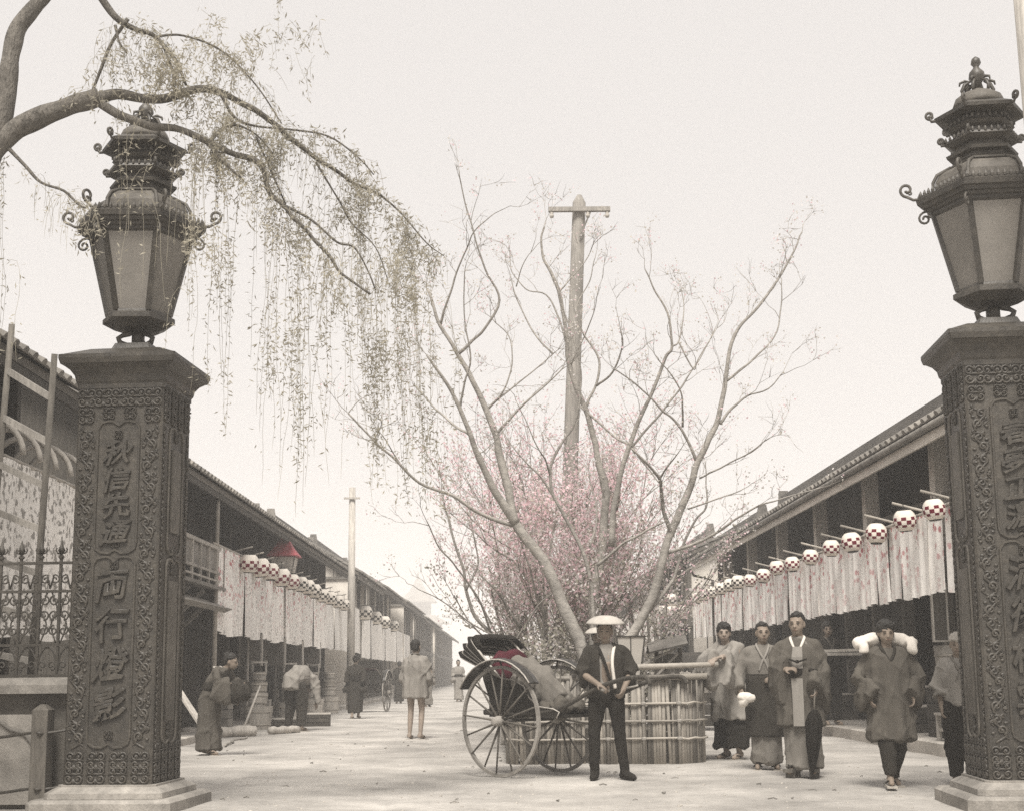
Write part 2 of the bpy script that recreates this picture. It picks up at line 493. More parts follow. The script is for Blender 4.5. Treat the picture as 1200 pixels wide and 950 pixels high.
# ------------------------------------------------------------------ gas lanterns
HX = R(0)
def hexr(r, z, n=6, a0=0.):
    return [Vector((math.cos(a0 + 2 * PI * k / n) * r, math.sin(a0 + 2 * PI * k / n) * r, z)) for k in range(n)]
def scroll_bracket(r, z, s=1., low=False):
    mb = MB()
    if not low:
        p = [(r - .06, 0, z), (r + .03, 0, z - .005), (r + .075 * s, 0, z + .02)] + spiral((r + .075 * s, 0, z + .075 * s), .055 * s, .012, -PI / 2, 1.15, 16)
        mb.tube(p, .011, 6)
        mb.tube(spiral((r + .055 * s, 0, z + .045 * s), .02, .004, 0, 1, 8), .008, 5)
    else:
        p = [(r - .05, 0, z), (r + .02, 0, z - .02)] + spiral((r + .01, 0, z - .07), .045, .01, .8, -1.2, 14)
        mb.tube(p, .009, 6)
    return mb
def lantern(loc, rz, label, tilt=0.):
    t = thing('gas_lantern', label, 'lantern', loc, rz)
    t.scale = (1.13,) * 3
    mb = MB()
    for k in range(3):
        a = 2 * PI * k / 3 + .5
        d = Vector((math.cos(a), math.sin(a), 0))
        mb.tube([d * .09 + Vector((0, 0, z)) for z in (.0,)] + [d * q + Vector((0, 0, z)) for q, z in ((.135, .015), (.15, .05), (.115, .075), (.07, .09), (.06, .12))], [.024, .022, .02, .02, .022, .03], 6)
    mb.lathe([(.05, 0), (.05, .12)], 8)
    part('foot', mb, 'iron', t, True)
    mb = MB(); mb.rings([hexr(.08, .10), hexr(.18, .125), hexr(.255, .165), hexr(.275, .175), hexr(.275, .21), hexr(.25, .225), hexr(.245, .245)])
    part('tray', mb, 'iron', t)
    zb, zt, rb, rt = .235, .83, .238, .385
    for k in range(6):
        a = 2 * PI * k / 6; a2 = 2 * PI * (k + 1) / 6
        mb = MB(); mb.bar((math.cos(a) * rb, math.sin(a) * rb, zb), (math.cos(a) * rt, math.sin(a) * rt, zt + .02), .036, .03)
        part('glazing_bar', mb, 'iron', t)
        p = [Vector((math.cos(x) * r * .985, math.sin(x) * r * .985, z)) for x, r, z in ((a, rb, zb), (a2, rb, zb), (a2, rt, zt), (a, rt, zt))]
        nrm = (p[1] - p[0]).cross(p[3] - p[0]).normalized() * .005
        mb = MB(); mb.add([q for q in p] + [q - nrm for q in p], [(0, 1, 2, 3), (7, 6, 5, 4), (0, 4, 5, 1), (1, 5, 6, 2), (2, 6, 7, 3), (3, 7, 4, 0)])
        part('pane', mb, 'glass', t)
    mb = MB(); mb.rings([hexr(.375, .81), hexr(.40, .825), hexr(.40, .845), hexr(.42, .85), hexr(.43, .87), hexr(.455, .875), hexr(.465, .90), hexr(.49, .905), hexr(.50, .945), hexr(.475, .96), hexr(.34, .985)])
    part('cornice', mb, 'iron', t)
    mb = MB()                                       # cresting teeth round the cornice
    for k in range(6):
        a, b = hexr(.475, .96)[k], hexr(.475, .96)[(k + 1) % 6]
        for i in range(11):
            p = a.lerp(b, (i + .5) / 11)
            mb.lathe([(.011, 0), (.014, .02), (.004, .045)], 5, p)
    tag(part('cresting', mb, 'iron_fine', t), kind='stuff')
    mb = MB(); mb.rings([hexr(.345, .975), hexr(.355, 1.01), hexr(.35, 1.07), hexr(.325, 1.12), hexr(.28, 1.155), hexr(.22, 1.175)])
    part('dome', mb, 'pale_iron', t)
    for k in range(6):
        a = 2 * PI * k / 6
        o = part('scroll_bracket', scroll_bracket(.485, .955), 'iron_fine', t, True); o.rotation_euler = (0, 0, a)
        o = part('scroll_bracket', scroll_bracket(.43, .87, 1, True), 'iron_fine', t, True); o.rotation_euler = (0, 0, a)
        mb = MB(); mb.tube([(.48, 0, .96), (.37, 0, 1.0), (.367, 0, 1.07), (.335, 0, 1.13), (.23, 0, 1.185)], .014, 5)
        o = part('dome_rib', mb, 'iron_fine', t, True); o.rotation_euler = (0, 0, a)
    mb = MB(); z = 1.165
    prof = [(.225, 0), (.245, .015), (.23, .03), (.205, .05), (.205, .075), (.255, .085), (.262, .105), (.21, .125), (.20, .16), (.23, .17), (.275, .195), (.265, .215), (.20, .235), (.195, .27), (.225, .285), (.25, .31), (.21, .32), (.19, .335), (.19, .36), (.235, .37), (.325, .385), (.33, .41), (.22, .465), (.17, .475)]
    mb.rings([hexr(r, z + q) for r, q in prof])
    part('chimney_stack', mb, 'iron', t)
    mb = MB()
    for k in range(6):
        for rr, zz in ((.27, 1.375), (.25, 1.49)):
            a, b = hexr(rr, zz)[k], hexr(rr, zz)[(k + 1) % 6]
            for i in range(6): mb.lathe([(.010, 0), (.012, .016), (.004, .034)], 5, a.lerp(b, (i + .5) / 6))
    tag(part('cresting', mb, 'iron_fine', t), kind='stuff')
    for k in range(6):
        for rr, zz, s in ((.32, 1.56, .55), (.26, 1.365, .4)):
            mb = scroll_bracket(rr, zz, s); o = part('scroll_bracket', mb, 'iron_fine', t, True); o.rotation_euler = (0, 0, 2 * PI * k / 6)
    mb = MB(); mb.lathe([(.185, 1.635), (.19, 1.66), (.17, 1.71), (.12, 1.745), (.06, 1.755), (.05, 1.78)], 16)
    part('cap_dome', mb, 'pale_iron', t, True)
    mb = MB()
    for k in range(6):
        d = Vector((math.cos(2 * PI * k / 6), math.sin(2 * PI * k / 6), 0))
        mb.tube([d * r + Vector((0, 0, z)) for r, z in ((.10, 1.73), (.115, 1.78), (.09, 1.83), (.055, 1.85), (.09, 1.86), (.125, 1.845), (.13, 1.82))], [.012, .014, .016, .014, .012, .01, .006], 5)
    mb.lathe([(.03, 1.77), (.035, 1.84), (.06, 1.88), (.055, 1.92), (.025, 1.955), (.02, 1.97), (.038, 1.995), (.03, 2.03), (.006, 2.05)], 10)
    part('finial', mb, 'iron', t, True)
    return t

GA = -R(5.0)
LP = Vector((-3.105, 11.20, 0)); RP = Vector((4.075, 10.60, 0))
pillar(LP, GA, 'carved iron gate pillar beside the iron railing, its lantern under the willow branch', '秋信先通両行燈影')
pillar(RP, GA, 'carved iron gate pillar with a boy standing behind it, no railing in view', '春夢正濃満街桜雲')
lantern(LP + Vector((0, 0, 3.86)), GA + R(-24 - 90 + 60), 'ornate iron gas lantern crossed by the willow branch', 0)
lantern(RP + Vector((0, 0, 3.86)), GA + R(-90 + 28), 'ornate iron gas lantern with a crown finial against open sky', 0)
# ------------------------------------------------------------------ wing wall and iron railing beside the pillar
def gate_local(x, y, z=0.):
    c, s_ = math.cos(GA), math.sin(GA)
    return LP + Vector((x * c - y * s_, x * s_ + y * c, z))
def wing_wall():
    t = thing('stone_wall', 'low stone wing wall with rounded coping carrying the iron railing', 'wall', LP, GA)
    mb = MB(); mb.box((-1.55, .08, .35), (2.36, .30, 1.2))
    part('wall_body', mb, 'dark_stone', t)
    mb = MB()
    a = [(-.24, .93), (-.24, 1.0), (-.21, 1.04), (-.15, 1.06), (.10, 1.06), (.22, 1.04), (.26, 1.0), (.26, .93)]
    mb.rings([[Vector((x, y + .06, z)) for y, z in a] for x in (-2.7, -.365)])
    part('coping', mb, 'stone', t)
    for x in (-1.02, -1.85):
        mb = MB(); mb.box((x, -.085, .40), (.72, .05, .72))
        pn = part('panel', mb, 'pale_stone', t)
        mb = MB(); mb.tube(bezier([(x + .30, -.112, .06), (x + .31, -.115, .45), (x + .22, -.115, .60), (x + .10, -.115, .64), (x, -.115, .70), (x - .10, -.115, .64), (x - .22, -.115, .60), (x - .31, -.115, .45), (x - .30, -.112, .06)], 4), .018, 6)
        part('moulding', mb, 'stone', pn, True)
    for x in (-.585,):
        p = gate_local(x, -.26)
        o = thing('guard_post', 'squared dark wooden post with a pointed top in front of the wing wall', 'post', p, GA)
        mb = MB(); mb.rings([[Vector((a * w, b * w, z)) for a, b in ((-1, -1), (1, -1), (1, 1), (-1, 1))] for w, z in ((.066, -.2), (.066, .80), (.02, .845))])
        part('shaft', mb, 'wood_mid', o)
    for i, z in enumerate((.62, .18)):
        mb = MB()
        p0 = [gate_local(-.36, -.27, z + .02), gate_local(-.52, -.30, z), gate_local(-.585, -.345, z), gate_local(-.66, -.30, z), gate_local(-1.2, -.27, z - .05), gate_local(-2.4, -.27, z - .02)]
        mb.tube(bezier(p0, 5), .012, 6)
        o = part('iron_rod', mb, 'iron', None, True)
        tag(o, ('upper' if i == 0 else 'lower') + ' iron guard rod fixed along the wooden post before the wing wall', 'rod', 'guard rods')
wing_wall()

def railing():
    t = thing('iron_railing', 'ornamental wrought iron railing with scrolls and spear finials on the stone wall', 'railing', LP, GA)
    zs = (1.075, 1.33, 1.78, 2.02)
    for z in zs:
        mb = MB(); mb.box((-1.56, .08, z), (2.36, .03, .022)); part('rail', mb, 'iron_fine', t)
    bar = MB(); bar.box((0, 0, .5), (.022, .022, 1.02)); bm_ = bar.mesh('bar', 'iron_fine')
    fin = MB(); fin.lathe([(.012, 0), (.03, .02), (.012, .04), (.012, .05), (.034, .075), (.02, .10), (.004, .165)], 8)
    for a in range(4):
        d = Vector((math.cos(a * PI / 2), math.sin(a * PI / 2), 0))
        fin.tube([d * r + Vector((0, 0, z)) for r, z in ((.01, .05), (.035, .055), (.05, .08), (.042, .10))], .007, 5)
    fm = fin.mesh('finial', 'iron_fine', True)
    x = -.46; i = 0
    while x > -2.7:
        link('bar', bm_, t, (x, .08, 1.06))
        link('finial', fm, t, (x, .08, 2.05))
        if x - .175 > -2.7:
            mb = MB(); c = x - .0875
            for sx in (-1, 1):
                mb.tube(spiral((c + sx * .043, .08, 1.88), .04, .008, PI / 2, sx * -1.3, 14), .007, 5)
                mb.tube([(c, .08, 1.80), (c + sx * .03, .08, 1.92), (c + sx * .043, .08, 1.92)], .007, 5)
                for zz, q in ((1.70, 1), (1.58, -1), (1.45, 1)):
                    mb.tube(spiral((c + sx * .043, .08, zz), .045, .009, q * PI / 2, sx * q * 1.3, 14), .008, 5)
                mb.tube(bezier([(c + sx * .07, .08, 1.34), (c + sx * .02, .08, 1.5), (c + sx * .07, .08, 1.62), (c + sx * .02, .08, 1.77)], 4), .007, 5)
                mb.tube(spiral((c + sx * .04, .08, 1.16), .042, .01, -PI / 2, sx * 1.2, 12), .008, 5)
            mb.tube([(c + math.cos(a) * .085, .08, 1.10 + math.sin(a) * .21) for a in [PI * k / 10 for k in range(11)]], .008, 5)
            part('scroll_panel', mb, 'iron_fine', t, True)
        x -= .175; i += 1
railing()

def ladder():
    a0, a1 = at(36, 792, 12.6), at(64, 415, 12.15)
    b0, b1 = at(-24, 795, 12.7), at(14, 380, 12.25)
    base = a0.lerp(b0, .5); base.z = 0
    da = (a1 - a0).normalized(); db = (b1 - b0).normalized()
    a0 = a0 - da * (a0.z / da.z); b0 = b0 - db * (b0.z / db.z)
    t = thing('ladder', 'tall pale wooden ladder leaning up behind the iron railing', 'ladder', a0)
    for p, q in ((a0, a1), (b0, b1)):
        mb = MB(); mb.tube([p - a0, q - a0], [.038, .03], 8); part('side_rail', mb, 'wood_mid', t, True)
    for k in range(9):
        f = (.1 + .1 * k)
        mb = MB(); mb.bar(a0.lerp(a1, f) - a0, b0.lerp(b1, f) - a0, .05, .06); part('rung', mb, 'wood_weathered', t)
ladder()

# ------------------------------------------------------------------ leaves
def leaf_mesh(name, pts, dirs, length, width, mats, mi=None, seed=1, jit=.6):
    """a lance-shaped leaf of two triangles at every point; numpy"""
    r = np.random.default_rng(seed)
    P = np.asarray(pts, float); D = np.asarray(dirs, float); n = len(P)
    D = D + r.normal(0, jit, (n, 3)); D /= np.linalg.norm(D, axis=1)[:, None] + 1e-9
    U = np.cross(D, r.normal(0, 1, (n, 3))); U /= np.linalg.norm(U, axis=1)[:, None] + 1e-9
    ln = (length * r.uniform(.6, 1.25, n))[:, None]; wd = (width * r.uniform(.7, 1.3, n))[:, None]
    Nn = np.cross(D, U)
    V = np.empty((n, 4, 3))
    V[:, 0] = P; V[:, 1] = P + D * ln * .45 + U * wd * .5; V[:, 2] = P + D * ln + Nn * ln * r.uniform(-.3, .3, (n, 1)); V[:, 3] = P + D * ln * .45 - U * wd * .5
    me = bpy.data.meshes.new(name)
    me.vertices.add(n * 4); me.vertices.foreach_set('co', V.ravel())
    me.loops.add(n * 4); me.loops.foreach_set('vertex_index', np.arange(n * 4, dtype=np.int32))
    me.polygons.add(n); me.polygons.foreach_set('loop_start', np.arange(0, n * 4, 4, dtype=np.int32))
    for m in mats: me.materials.append(MAT[m])
    if mi is not None: me.polygons.foreach_set('material_index', np.asarray(mi, np.int32))
    me.update(); me.validate()
    return me

# ------------------------------------------------------------------ willow
def willow():
    Y = 9.9
    base = Vector((-4.35, 9.7, 0))
    t = thing('willow_tree', 'weeping willow whose gnarled limb arches over the gas lantern', 'tree', base)
    r = random.Random(3)
    limbs = [  # plate points, depth, radii in px at both ends
        ([(-22, 240), (-8, 178), (20, 152), (60, 132), (95, 122), (118, 113)], (9.75, 9.75), 17, 13),
        ([(-35, 260), (-12, 165), (3, 130), (10, 80), (18, 40), (38, 12), (70, -25), (95, -70)], (9.7, 9.9), 19, 9),
        ([(110, 117), (145, 112), (190, 117), (222, 106), (255, 108), (290, 125), (320, 145), (355, 175), (385, 195), (415, 214), (445, 228)], (9.75, 10.6), 9, 2.2),
        ([(112, 118), (140, 135), (170, 147), (205, 152), (240, 164), (275, 180), (305, 195), (318, 228), (335, 245), (362, 277), (385, 300), (400, 322), (435, 344)], (9.75, 10.2), 7.5, 1.8),
        ([(240, 164), (255, 182), (268, 196), (282, 208)], (9.9, 9.8), 3.5, 1.6),
        ([(110, -15), (135, 20), (160, 35), (180, 42), (205, 70), (218, 100)], (9.6, 9.8), 6, 2),
        ([(150, 22), (130, 52), (118, 82), (108, 108)], (9.6, 9.75), 3, 2),
        ([(135, 30), (140, 50), (148, 62)], (9.6, 9.6), 2.5, 1.2),
        ([(8, 172), (30, 195), (48, 214), (75, 224), (92, 240), (100, 244)], (9.75, 9.7), 3.2, 1.3),
        ([(185, 42), (200, 75), (206, 98)], (9.65, 9.7), 2, 1),
        ([(258, 109), (275, 138), (300, 148), (340, 152), (385, 160), (420, 185), (438, 205)], (9.9, 10.4), 2.5, 1),
        ([(300, 160), (315, 195), (335, 240)], (10, 10.2), 2, 1.2),
        ([(335, 242), (365, 258), (395, 284), (415, 290), (430, 315), (440, 340)], (10.1, 10.3), 2.2, 1),
        ([(246, 166), (262, 150), (278, 147), (300, 158), (320, 180)], (9.9, 10.1), 3, 1),
        ([(182, 43), (215, 42), (260, 60), (300, 100), (330, 145)], (9.7, 10.2), 2, 1),
        ([(445, 228), (470, 250), (500, 285), (520, 300)], (10.6, 10.9), 2, .8),
        ([(370, 190), (385, 215), (400, 240), (412, 262), (440, 290), (455, 330)], (10.3, 10.6), 1.8, .8),
    ]
    tips = []
    k = Y / F
    trunk = MB()
    j = at(-22, 240, 9.75)
    trunk.tube(bezier([base - base + Vector((0, 0, -.1)), Vector((.05, 0, 1.2)), Vector((.15, .02, 2.8)), at(-36, 300, 9.72) - base, j - base], 6), [.24, .235, .23, .225, .22, .215, .21, .205, .2, .19, .19, .18, .18, .175, .17, .165, .16, .155, .15, .145, .14, .135, .13, .125, .12][:25], 12)
    part('trunk', trunk, 'bark_willow', t, True)
    for pts, (d0, d1), r0, r1 in limbs:
        n = len(pts)
        P = [at(x, y, d0 + (d1 - d0) * i / (n - 1)) - base for i, (x, y) in enumerate(pts)]
        B = bezier(P, 5)
        m = len(B)
        rad = []
        for i in range(m):
            q = (r0 + (r1 - r0) * (i / (m - 1)) ** .7) * k * .84
            rad.append(q * (1 + .14 * noise.noise(B[i] * 6 + Vector((r0, 0, 0)))))
            if r0 > 6: B[i] += Vector((noise.noise(B[i] * 5), 0, noise.noise(B[i] * 5 + Vector((9, 9, 9))))) * .02
        mb = MB(); mb.tube(B, rad, 9); part('branch', mb, 'bark_willow', t, True)
        tips.append((B, r0, r1))
    # hanging withes with leaves
    stems = MB(); LPs, LDs = [], []
    def withe(p, ln, sway, dens):
        pts = [p]
        d = Vector((r.uniform(-.6, .6), r.uniform(-.6, .6), r.uniform(-.1, .5)))
        n = max(4, int(ln / .07))
        for i in range(n):
            d = d * .68 + Vector((sway, r.uniform(-.05, .05), -1.0)) * .32 + Vector((r.gauss(0, .05), r.gauss(0, .05), 0))
            pts.append(pts[-1] + d.normalized() * (ln / n))
        stems.tube(pts, [.0014] * (len(pts) - 1) + [.0006], 3, cap=False)
        for i in range(len(pts) - 1):
            # leaves come in loose bunches along the withe
            w = dens * (.25 + 5.5 * max(0, noise.noise(pts[i] * 2.6 + Vector((0, 0, 17))) + .16))
            c = int(w) + (1 if r.random() < w % 1 else 0)
            for q in range(c):
                a = pts[i].lerp(pts[i + 1], r.random()) + Vector((r.gauss(0, .02), r.gauss(0, .03), r.gauss(0, .015)))
                LPs.append(a); LDs.append(Vector((r.gauss(0, .6), r.gauss(0, .6), r.gauss(-.25, .5))))
    # columns of withes as they hang in the plate: x, top y, bottom y, count, depth, density
    for x, y0, y1, c, dd, de in [(248, 120, 470, 10, 10.0, 2.0), (235, 170, 330, 8, 9.9, 2.2), (262, 200, 540, 5, 10.0, 1.2), (318, 215, 575, 11, 10.2, 2.0), (305, 180, 480, 7, 10.1, 1.3),
                             (345, 260, 640, 8, 10.2, 1.8), (360, 240, 560, 11, 10.25, 2.0), (385, 300, 610, 8, 10.3, 1.6), (372, 160, 400, 9, 10.3, 1.8), (405, 200, 430, 12, 10.4, 2.0),
                             (430, 215, 500, 14, 10.5, 2.4), (452, 230, 560, 16, 10.6, 2.5), (470, 260, 620, 15, 10.7, 2.4), (490, 300, 640, 12, 10.8, 2.0), (505, 330, 560, 8, 10.9, 1.6), (440, 340, 600, 10, 10.4, 1.8),
                             (200, 120, 330, 6, 9.8, 1.6), (140, 120, 300, 3, 9.7, 1.2), (225, 150, 300, 6, 9.8, 1.8), (2, 170, 470, 7, 9.7, 2.0), (12, 300, 480, 3, 9.7, 1.6), (180, 150, 420, 4, 9.8, 1.3), (285, 130, 330, 7, 10, 1.5), (335, 140, 330, 9, 10.1, 1.8), (215, 340, 420, 4, 9.9, 1.2), (165, 200, 380, 3, 9.8, 1.1)]:
        for i in range(max(2, int(c * .7))):
            xx = x + r.gauss(0, 6); f = r.random() * .45
            yy = y0 + (y1 - y0) * f * r.random() - r.random() * 15
            p = at(xx, yy, dd + r.gauss(0, .18)) - base
            e = at(xx, y1 - r.random() * .3 * (y1 - y0), dd) - base
            withe(p, max(.15, p.z - e.z), .05 if x > 425 else 0., de)
    # sprays growing straight from the boughs
    for B, r0, r1 in tips:
        if r1 > 2.3: continue
        for i in range(int(len(B) * .3), len(B)):
            for q in range(2):
                withe(B[i] + Vector((r.gauss(0, .03), r.gauss(0, .06), r.gauss(.01, .03))), r.uniform(.12, .45), r.uniform(-.3, .3), 1.7)
    # upright tufts on the upper boughs
    for x, y, sx, sy, c in [(215, 60, 34, 22, 26), (250, 55, 26, 20, 16), (180, 40, 18, 12, 12), (280, 75, 22, 20, 12), (130, 130, 14, 8, 3), (270, 135, 16, 10, 12), (340, 160, 26, 14, 22), (375, 190, 24, 16, 22), (300, 110, 30, 22, 14), (355, 45, 40, 40, 14), (120, 60, 12, 30, 5), (420, 215, 20, 14, 18), (172, 138, 16, 5, 7), (262, 160, 14, 6, 6), (470, 300, 24, 30, 20), (300, 20, 60, 18, 10), (245, 95, 20, 10, 8)]:
        for i in range(c):
            p = at(x + r.gauss(0, sx * .6), y + r.gauss(0, sy * .6), 9.8 + r.gauss(0, .2) + (.5 if x > 330 else 0)) - base
            withe(p, r.uniform(.12, .38), r.uniform(-.4, .4), 2.0)
    tag(part('withes', stems, 'leaf_willow', t), kind='stuff')
    me = leaf_mesh('crown', LPs, LDs, .050, .011, ['leaf_willow'], seed=4)
    link('crown', me, t)
    return len(LPs)
print('willow leaves', willow())
# ------------------------------------------------------------------ timber houses along the street
def house(s, y0, y1, label, af=5.7, ea=4.95, eh=4.36, ra=8.0, rh=6.2, f2=2.6, bay=1.85, near=True, pat='dbsd', wallm='wood_dark', postm='wood_mid', fascia=None, gutter=False, tiles=True, gable='wood_dark', balcony=None, poststep=1):
    t = thing('timber_house', label, 'house', (s * af, y0, 0))
    Ln = y1 - y0
    def X(a): return s * (a - af)
    sl = (rh - eh) / (ra - ea)
    def rz_(a): return eh + (a - ea) * sl
    nb = max(1, round(Ln / bay)); bw = Ln / nb
    bz = rz_(af) - .16
    pl = MB(); pl.box((0, 0, f2 / 2), (.13, .13, f2)); pl = pl.mesh('post', postm)
    pw = .23 if fascia else .12
    pu = MB(); pu.box((0, 0, (bz - f2) / 2), (pw, pw, bz - f2)); pu = pu.mesh('post', 'plaster' if fascia else postm)
    for i in range(nb + 1):
        link('post', pl, t, (X(af), i * bw, 0))
        if i % poststep == 0: link('post', pu, t, (X(af), i * bw, f2))
    for nm, a, z, w, h, m in (('floor_beam', af - .02, f2 - .06, .18, .24, postm), ('eave_beam', af, bz, .15, .18, postm), ('sill_beam', af + .01, f2 + .72, .08, .07, postm)):
        mb = MB(); mb.box((X(a), Ln / 2, z), (w, Ln + .3, h)); part(nm, mb, m, t)
    # upper walls, one board or paper panel at a time
    if near:
        nbd = 5
        bd = MB(); bd.box((0, 0, 0), (.03, bw / nbd - .012, bz - f2 - .1)); bd = bd.mesh('board', wallm)
        sj = MB(); sj.box((0, 0, 0), (.02, bw / 2 - .05, bz - f2 - .3)); sj = sj.mesh('paper_screen', 'shoji')
        for i in range(nb):
            k = pat[i % len(pat)]
            if k == 's':
                for q in range(2): 
                    o = link('paper_screen', sj, t, (X(af + .14 + .04 * q), i * bw + bw * (q + .5) / 2, (f2 + bz) / 2))
            elif k == 'b' or k == 'd':
                a = af + (.16 if k == 'b' else .55)
                for q in range(nbd):
                    link('board', bd, t, (X(a + .008 * (q % 2)), i * bw + bw * (q + .5) / nbd, (f2 + bz) / 2))
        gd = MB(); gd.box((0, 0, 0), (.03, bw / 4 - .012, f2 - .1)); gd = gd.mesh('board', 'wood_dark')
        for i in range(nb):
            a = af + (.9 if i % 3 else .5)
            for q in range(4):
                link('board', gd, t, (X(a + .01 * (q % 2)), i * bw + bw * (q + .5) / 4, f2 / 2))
    back = 2 * ra - ea
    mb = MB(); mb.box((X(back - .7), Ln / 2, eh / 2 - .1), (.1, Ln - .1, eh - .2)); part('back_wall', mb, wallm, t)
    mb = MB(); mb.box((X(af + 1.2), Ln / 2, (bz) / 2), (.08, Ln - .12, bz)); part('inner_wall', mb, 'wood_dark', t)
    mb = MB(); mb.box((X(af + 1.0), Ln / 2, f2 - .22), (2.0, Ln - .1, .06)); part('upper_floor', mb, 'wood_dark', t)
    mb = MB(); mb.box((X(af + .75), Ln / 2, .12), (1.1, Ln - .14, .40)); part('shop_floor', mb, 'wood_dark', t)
    for e in (0, 1):
        y = e * Ln + (-.06 if e else .06)
        mb = MB()
        prof = [(af, 0.0), (back - .75, 0.0), (back - .75, rz_(ea) + .25), (ra, rh - .12), (af, rz_(af) - .12)]
        mb.rings([[Vector((X(a), yy, z)) for a, z in prof] for yy in (y - .04, y + .04)])
        part('gable_wall', mb, gable, t)
    # roof
    over = .35
    th = .10
    mb = MB()
    prof = [(ea, eh), (ra, rh), (back, eh), (back, eh - th), (ra, rh - th - .02), (ea, eh - th)]
    mb.rings([[Vector((X(a), yy, z)) for a, z in prof] for yy in (-over, Ln + over)])
    roof = part('roof', mb, 'wood_mid' if tiles else 'tile', t)
    SL = math.hypot(ra - ea, rh - eh)
    if tiles:
        tw = .27; nc = int((Ln + 2 * over) / tw); nk = max(4, int(SL / .34))
        cm = MB(); ux, uz = (ra - ea) / SL, (rh - eh) / SL
        for k in range(nk):
            for q, up in ((k * SL / nk - (.05 if k == 0 else 0), .035), ((k + 1) * SL / nk + .02, .004)):
                pass
            rs = []
            for q, up in ((k * SL / nk - (.06 if k == 0 else 0), .040), ((k + 1) * SL / nk + .02, .008)):
                ring = []
                for (yy, hh) in ((-.135, .0), (-.135, .02), (-.05, .015), (-.03, .06), (.02, .075), (.07, .06), (.09, .018), (.135, .03), (.135, 0)):
                    d = hh + up
                    ring.append(Vector((s * (ux * q - uz * d), yy, uz * q + ux * d)))
                rs.append(ring)
            if s > 0: rs = [r_[::-1] for r_ in rs]
            cm.rings(rs, True)
        cm = cm.mesh('tile_row', 'tile')
        for i in range(nc):
            link('tile_row', cm, roof, (X(ea), -over + (i + .5) * (Ln + 2 * over) / nc, eh + .002))
        mb = MB(); mb.box((X(ra), Ln / 2, rh + .08), (.26, Ln + 2 * over, .22)); mb.box((X(ra), Ln / 2, rh + .24), (.16, Ln + 2 * over + .1, .1))
        part('ridge_cap', mb, 'tile', roof)
        for e in (-over - .02, Ln + over + .02):
            mb = MB(); mb.box((X(ra), e, rh + .2), (.4, .12, .5), taper=.6); part('ridge_end_tile', mb, 'tile', roof)
    if near:
        rf = MB(); rf.bar((X(af + .1), 0, rz_(af + .1) - th - .05), (X(ea + .06), 0, rz_(ea + .06) - th - .05), .05, .07); rf = rf.mesh('rafter', postm)
        for i in range(int(Ln / .46) + 1):
            link('rafter', rf, t, (0, i * .46, 0))
        mb = MB(); mb.box((X(ea + .03), Ln / 2, eh - th - .05), (.035, Ln + 2 * over - .02, .15 if fascia else .10)); part('eave_board', mb, fascia or postm, t)
        if gutter:
            mb = MB(); mb.tube([(X(ea - .06), -over, eh - .06), (X(ea - .06), Ln + over, eh - .06)], .05, 8)
            gt = part('gutter', mb, 'wood_grey', t, True)
            mb = MB(); mb.tube([(X(ea - .06), Ln + over - .1, eh - .1), (X(ea + .1), Ln + over - .1, eh - .35), (X(af - .12), Ln + over - .15, eh - .5), (X(af - .12), Ln + over - .15, .3)], .04, 8)
            part('downpipe', mb, 'wood_mid', gt, True)
    t['_bw'] = bw
    return t

HL = house(-1, 20.3, 43.0, 'long dark timber house with a railed balcony and fire buckets along its front', pat='dbbd', postm='wood_dark')
del HL['_bw']
HN = house(-1, 8.6, 15.4, 'timber house standing behind the iron railing and the tall ladder', pat='dddd', ea=4.95, eh=4.36, postm='wood_dark'); del HN['_bw']
HR = house(1, 11.6, 38.6, 'long timber house with a pale eave board facing the balcony house', af=6.3, ea=5.55, eh=4.17, ra=8.4, rh=5.85, f2=2.75, bay=1.85, pat='ddbd', fascia='plaster', gutter=True, poststep=2); del HR['_bw']

# balcony of the long house on the left side of the street
def balcony():
    y0, y1 = 18.9 + 1.5, 24.2
    t = HL
    off = 20.3
    def P(a, y, z): return Vector((-(a - 5.7), y - off, z))
    mb = MB(); mb.box(P(5.36, (y0 + y1) / 2, 2.60), (.78, y1 - y0, .06)); bf = part('balcony_floor', mb, 'wood_grey', t)
    for z, h in ((3.30, .06), (2.86, .04), (2.72, .03)):
        mb = MB(); mb.box(P(5.02, (y0 + y1) / 2, z), (.05, y1 - y0, h)); part('balcony_rail', mb, 'wood_pale', t)
    y = y0 + .05
    bm_ = MB(); bm_.box((0, 0, 0), (.045, .045, .70)); bm_ = bm_.mesh('baluster', 'wood_pale')
    while y < y1:
        link('baluster', bm_, t, P(5.02, y, 2.97)); y += .62
    pn = MB(); pn.box((0, 0, 0), (.015, .58, .38)); pn = pn.mesh('balcony_panel', 'wood_grey')
    y = y0 + .36
    while y < y1 - .3:
        link('balcony_panel', pn, t, P(5.05, y, 3.07)); y += .62
    for i in range(4):
        yy = y0 + .3 + i * 1.1
        mb = MB(); mb.bar(P(5.68, yy, 1.95), P(5.08, yy, 2.52), .07, .07); part('bracket', mb, 'wood_grey', t)
    # pent roof boards below the balcony
    for k in range(6):
        mb = MB(); mb.bar(P(5.62 - k * .14, 15.9 + 4.5, 2.50 - k * .055), P(5.62 - k * .14, 24.2, 2.50 - k * .055), .02, .15, up=(1, 0, .4))
        part('pent_board', mb, 'wood_grey', t)
balcony()

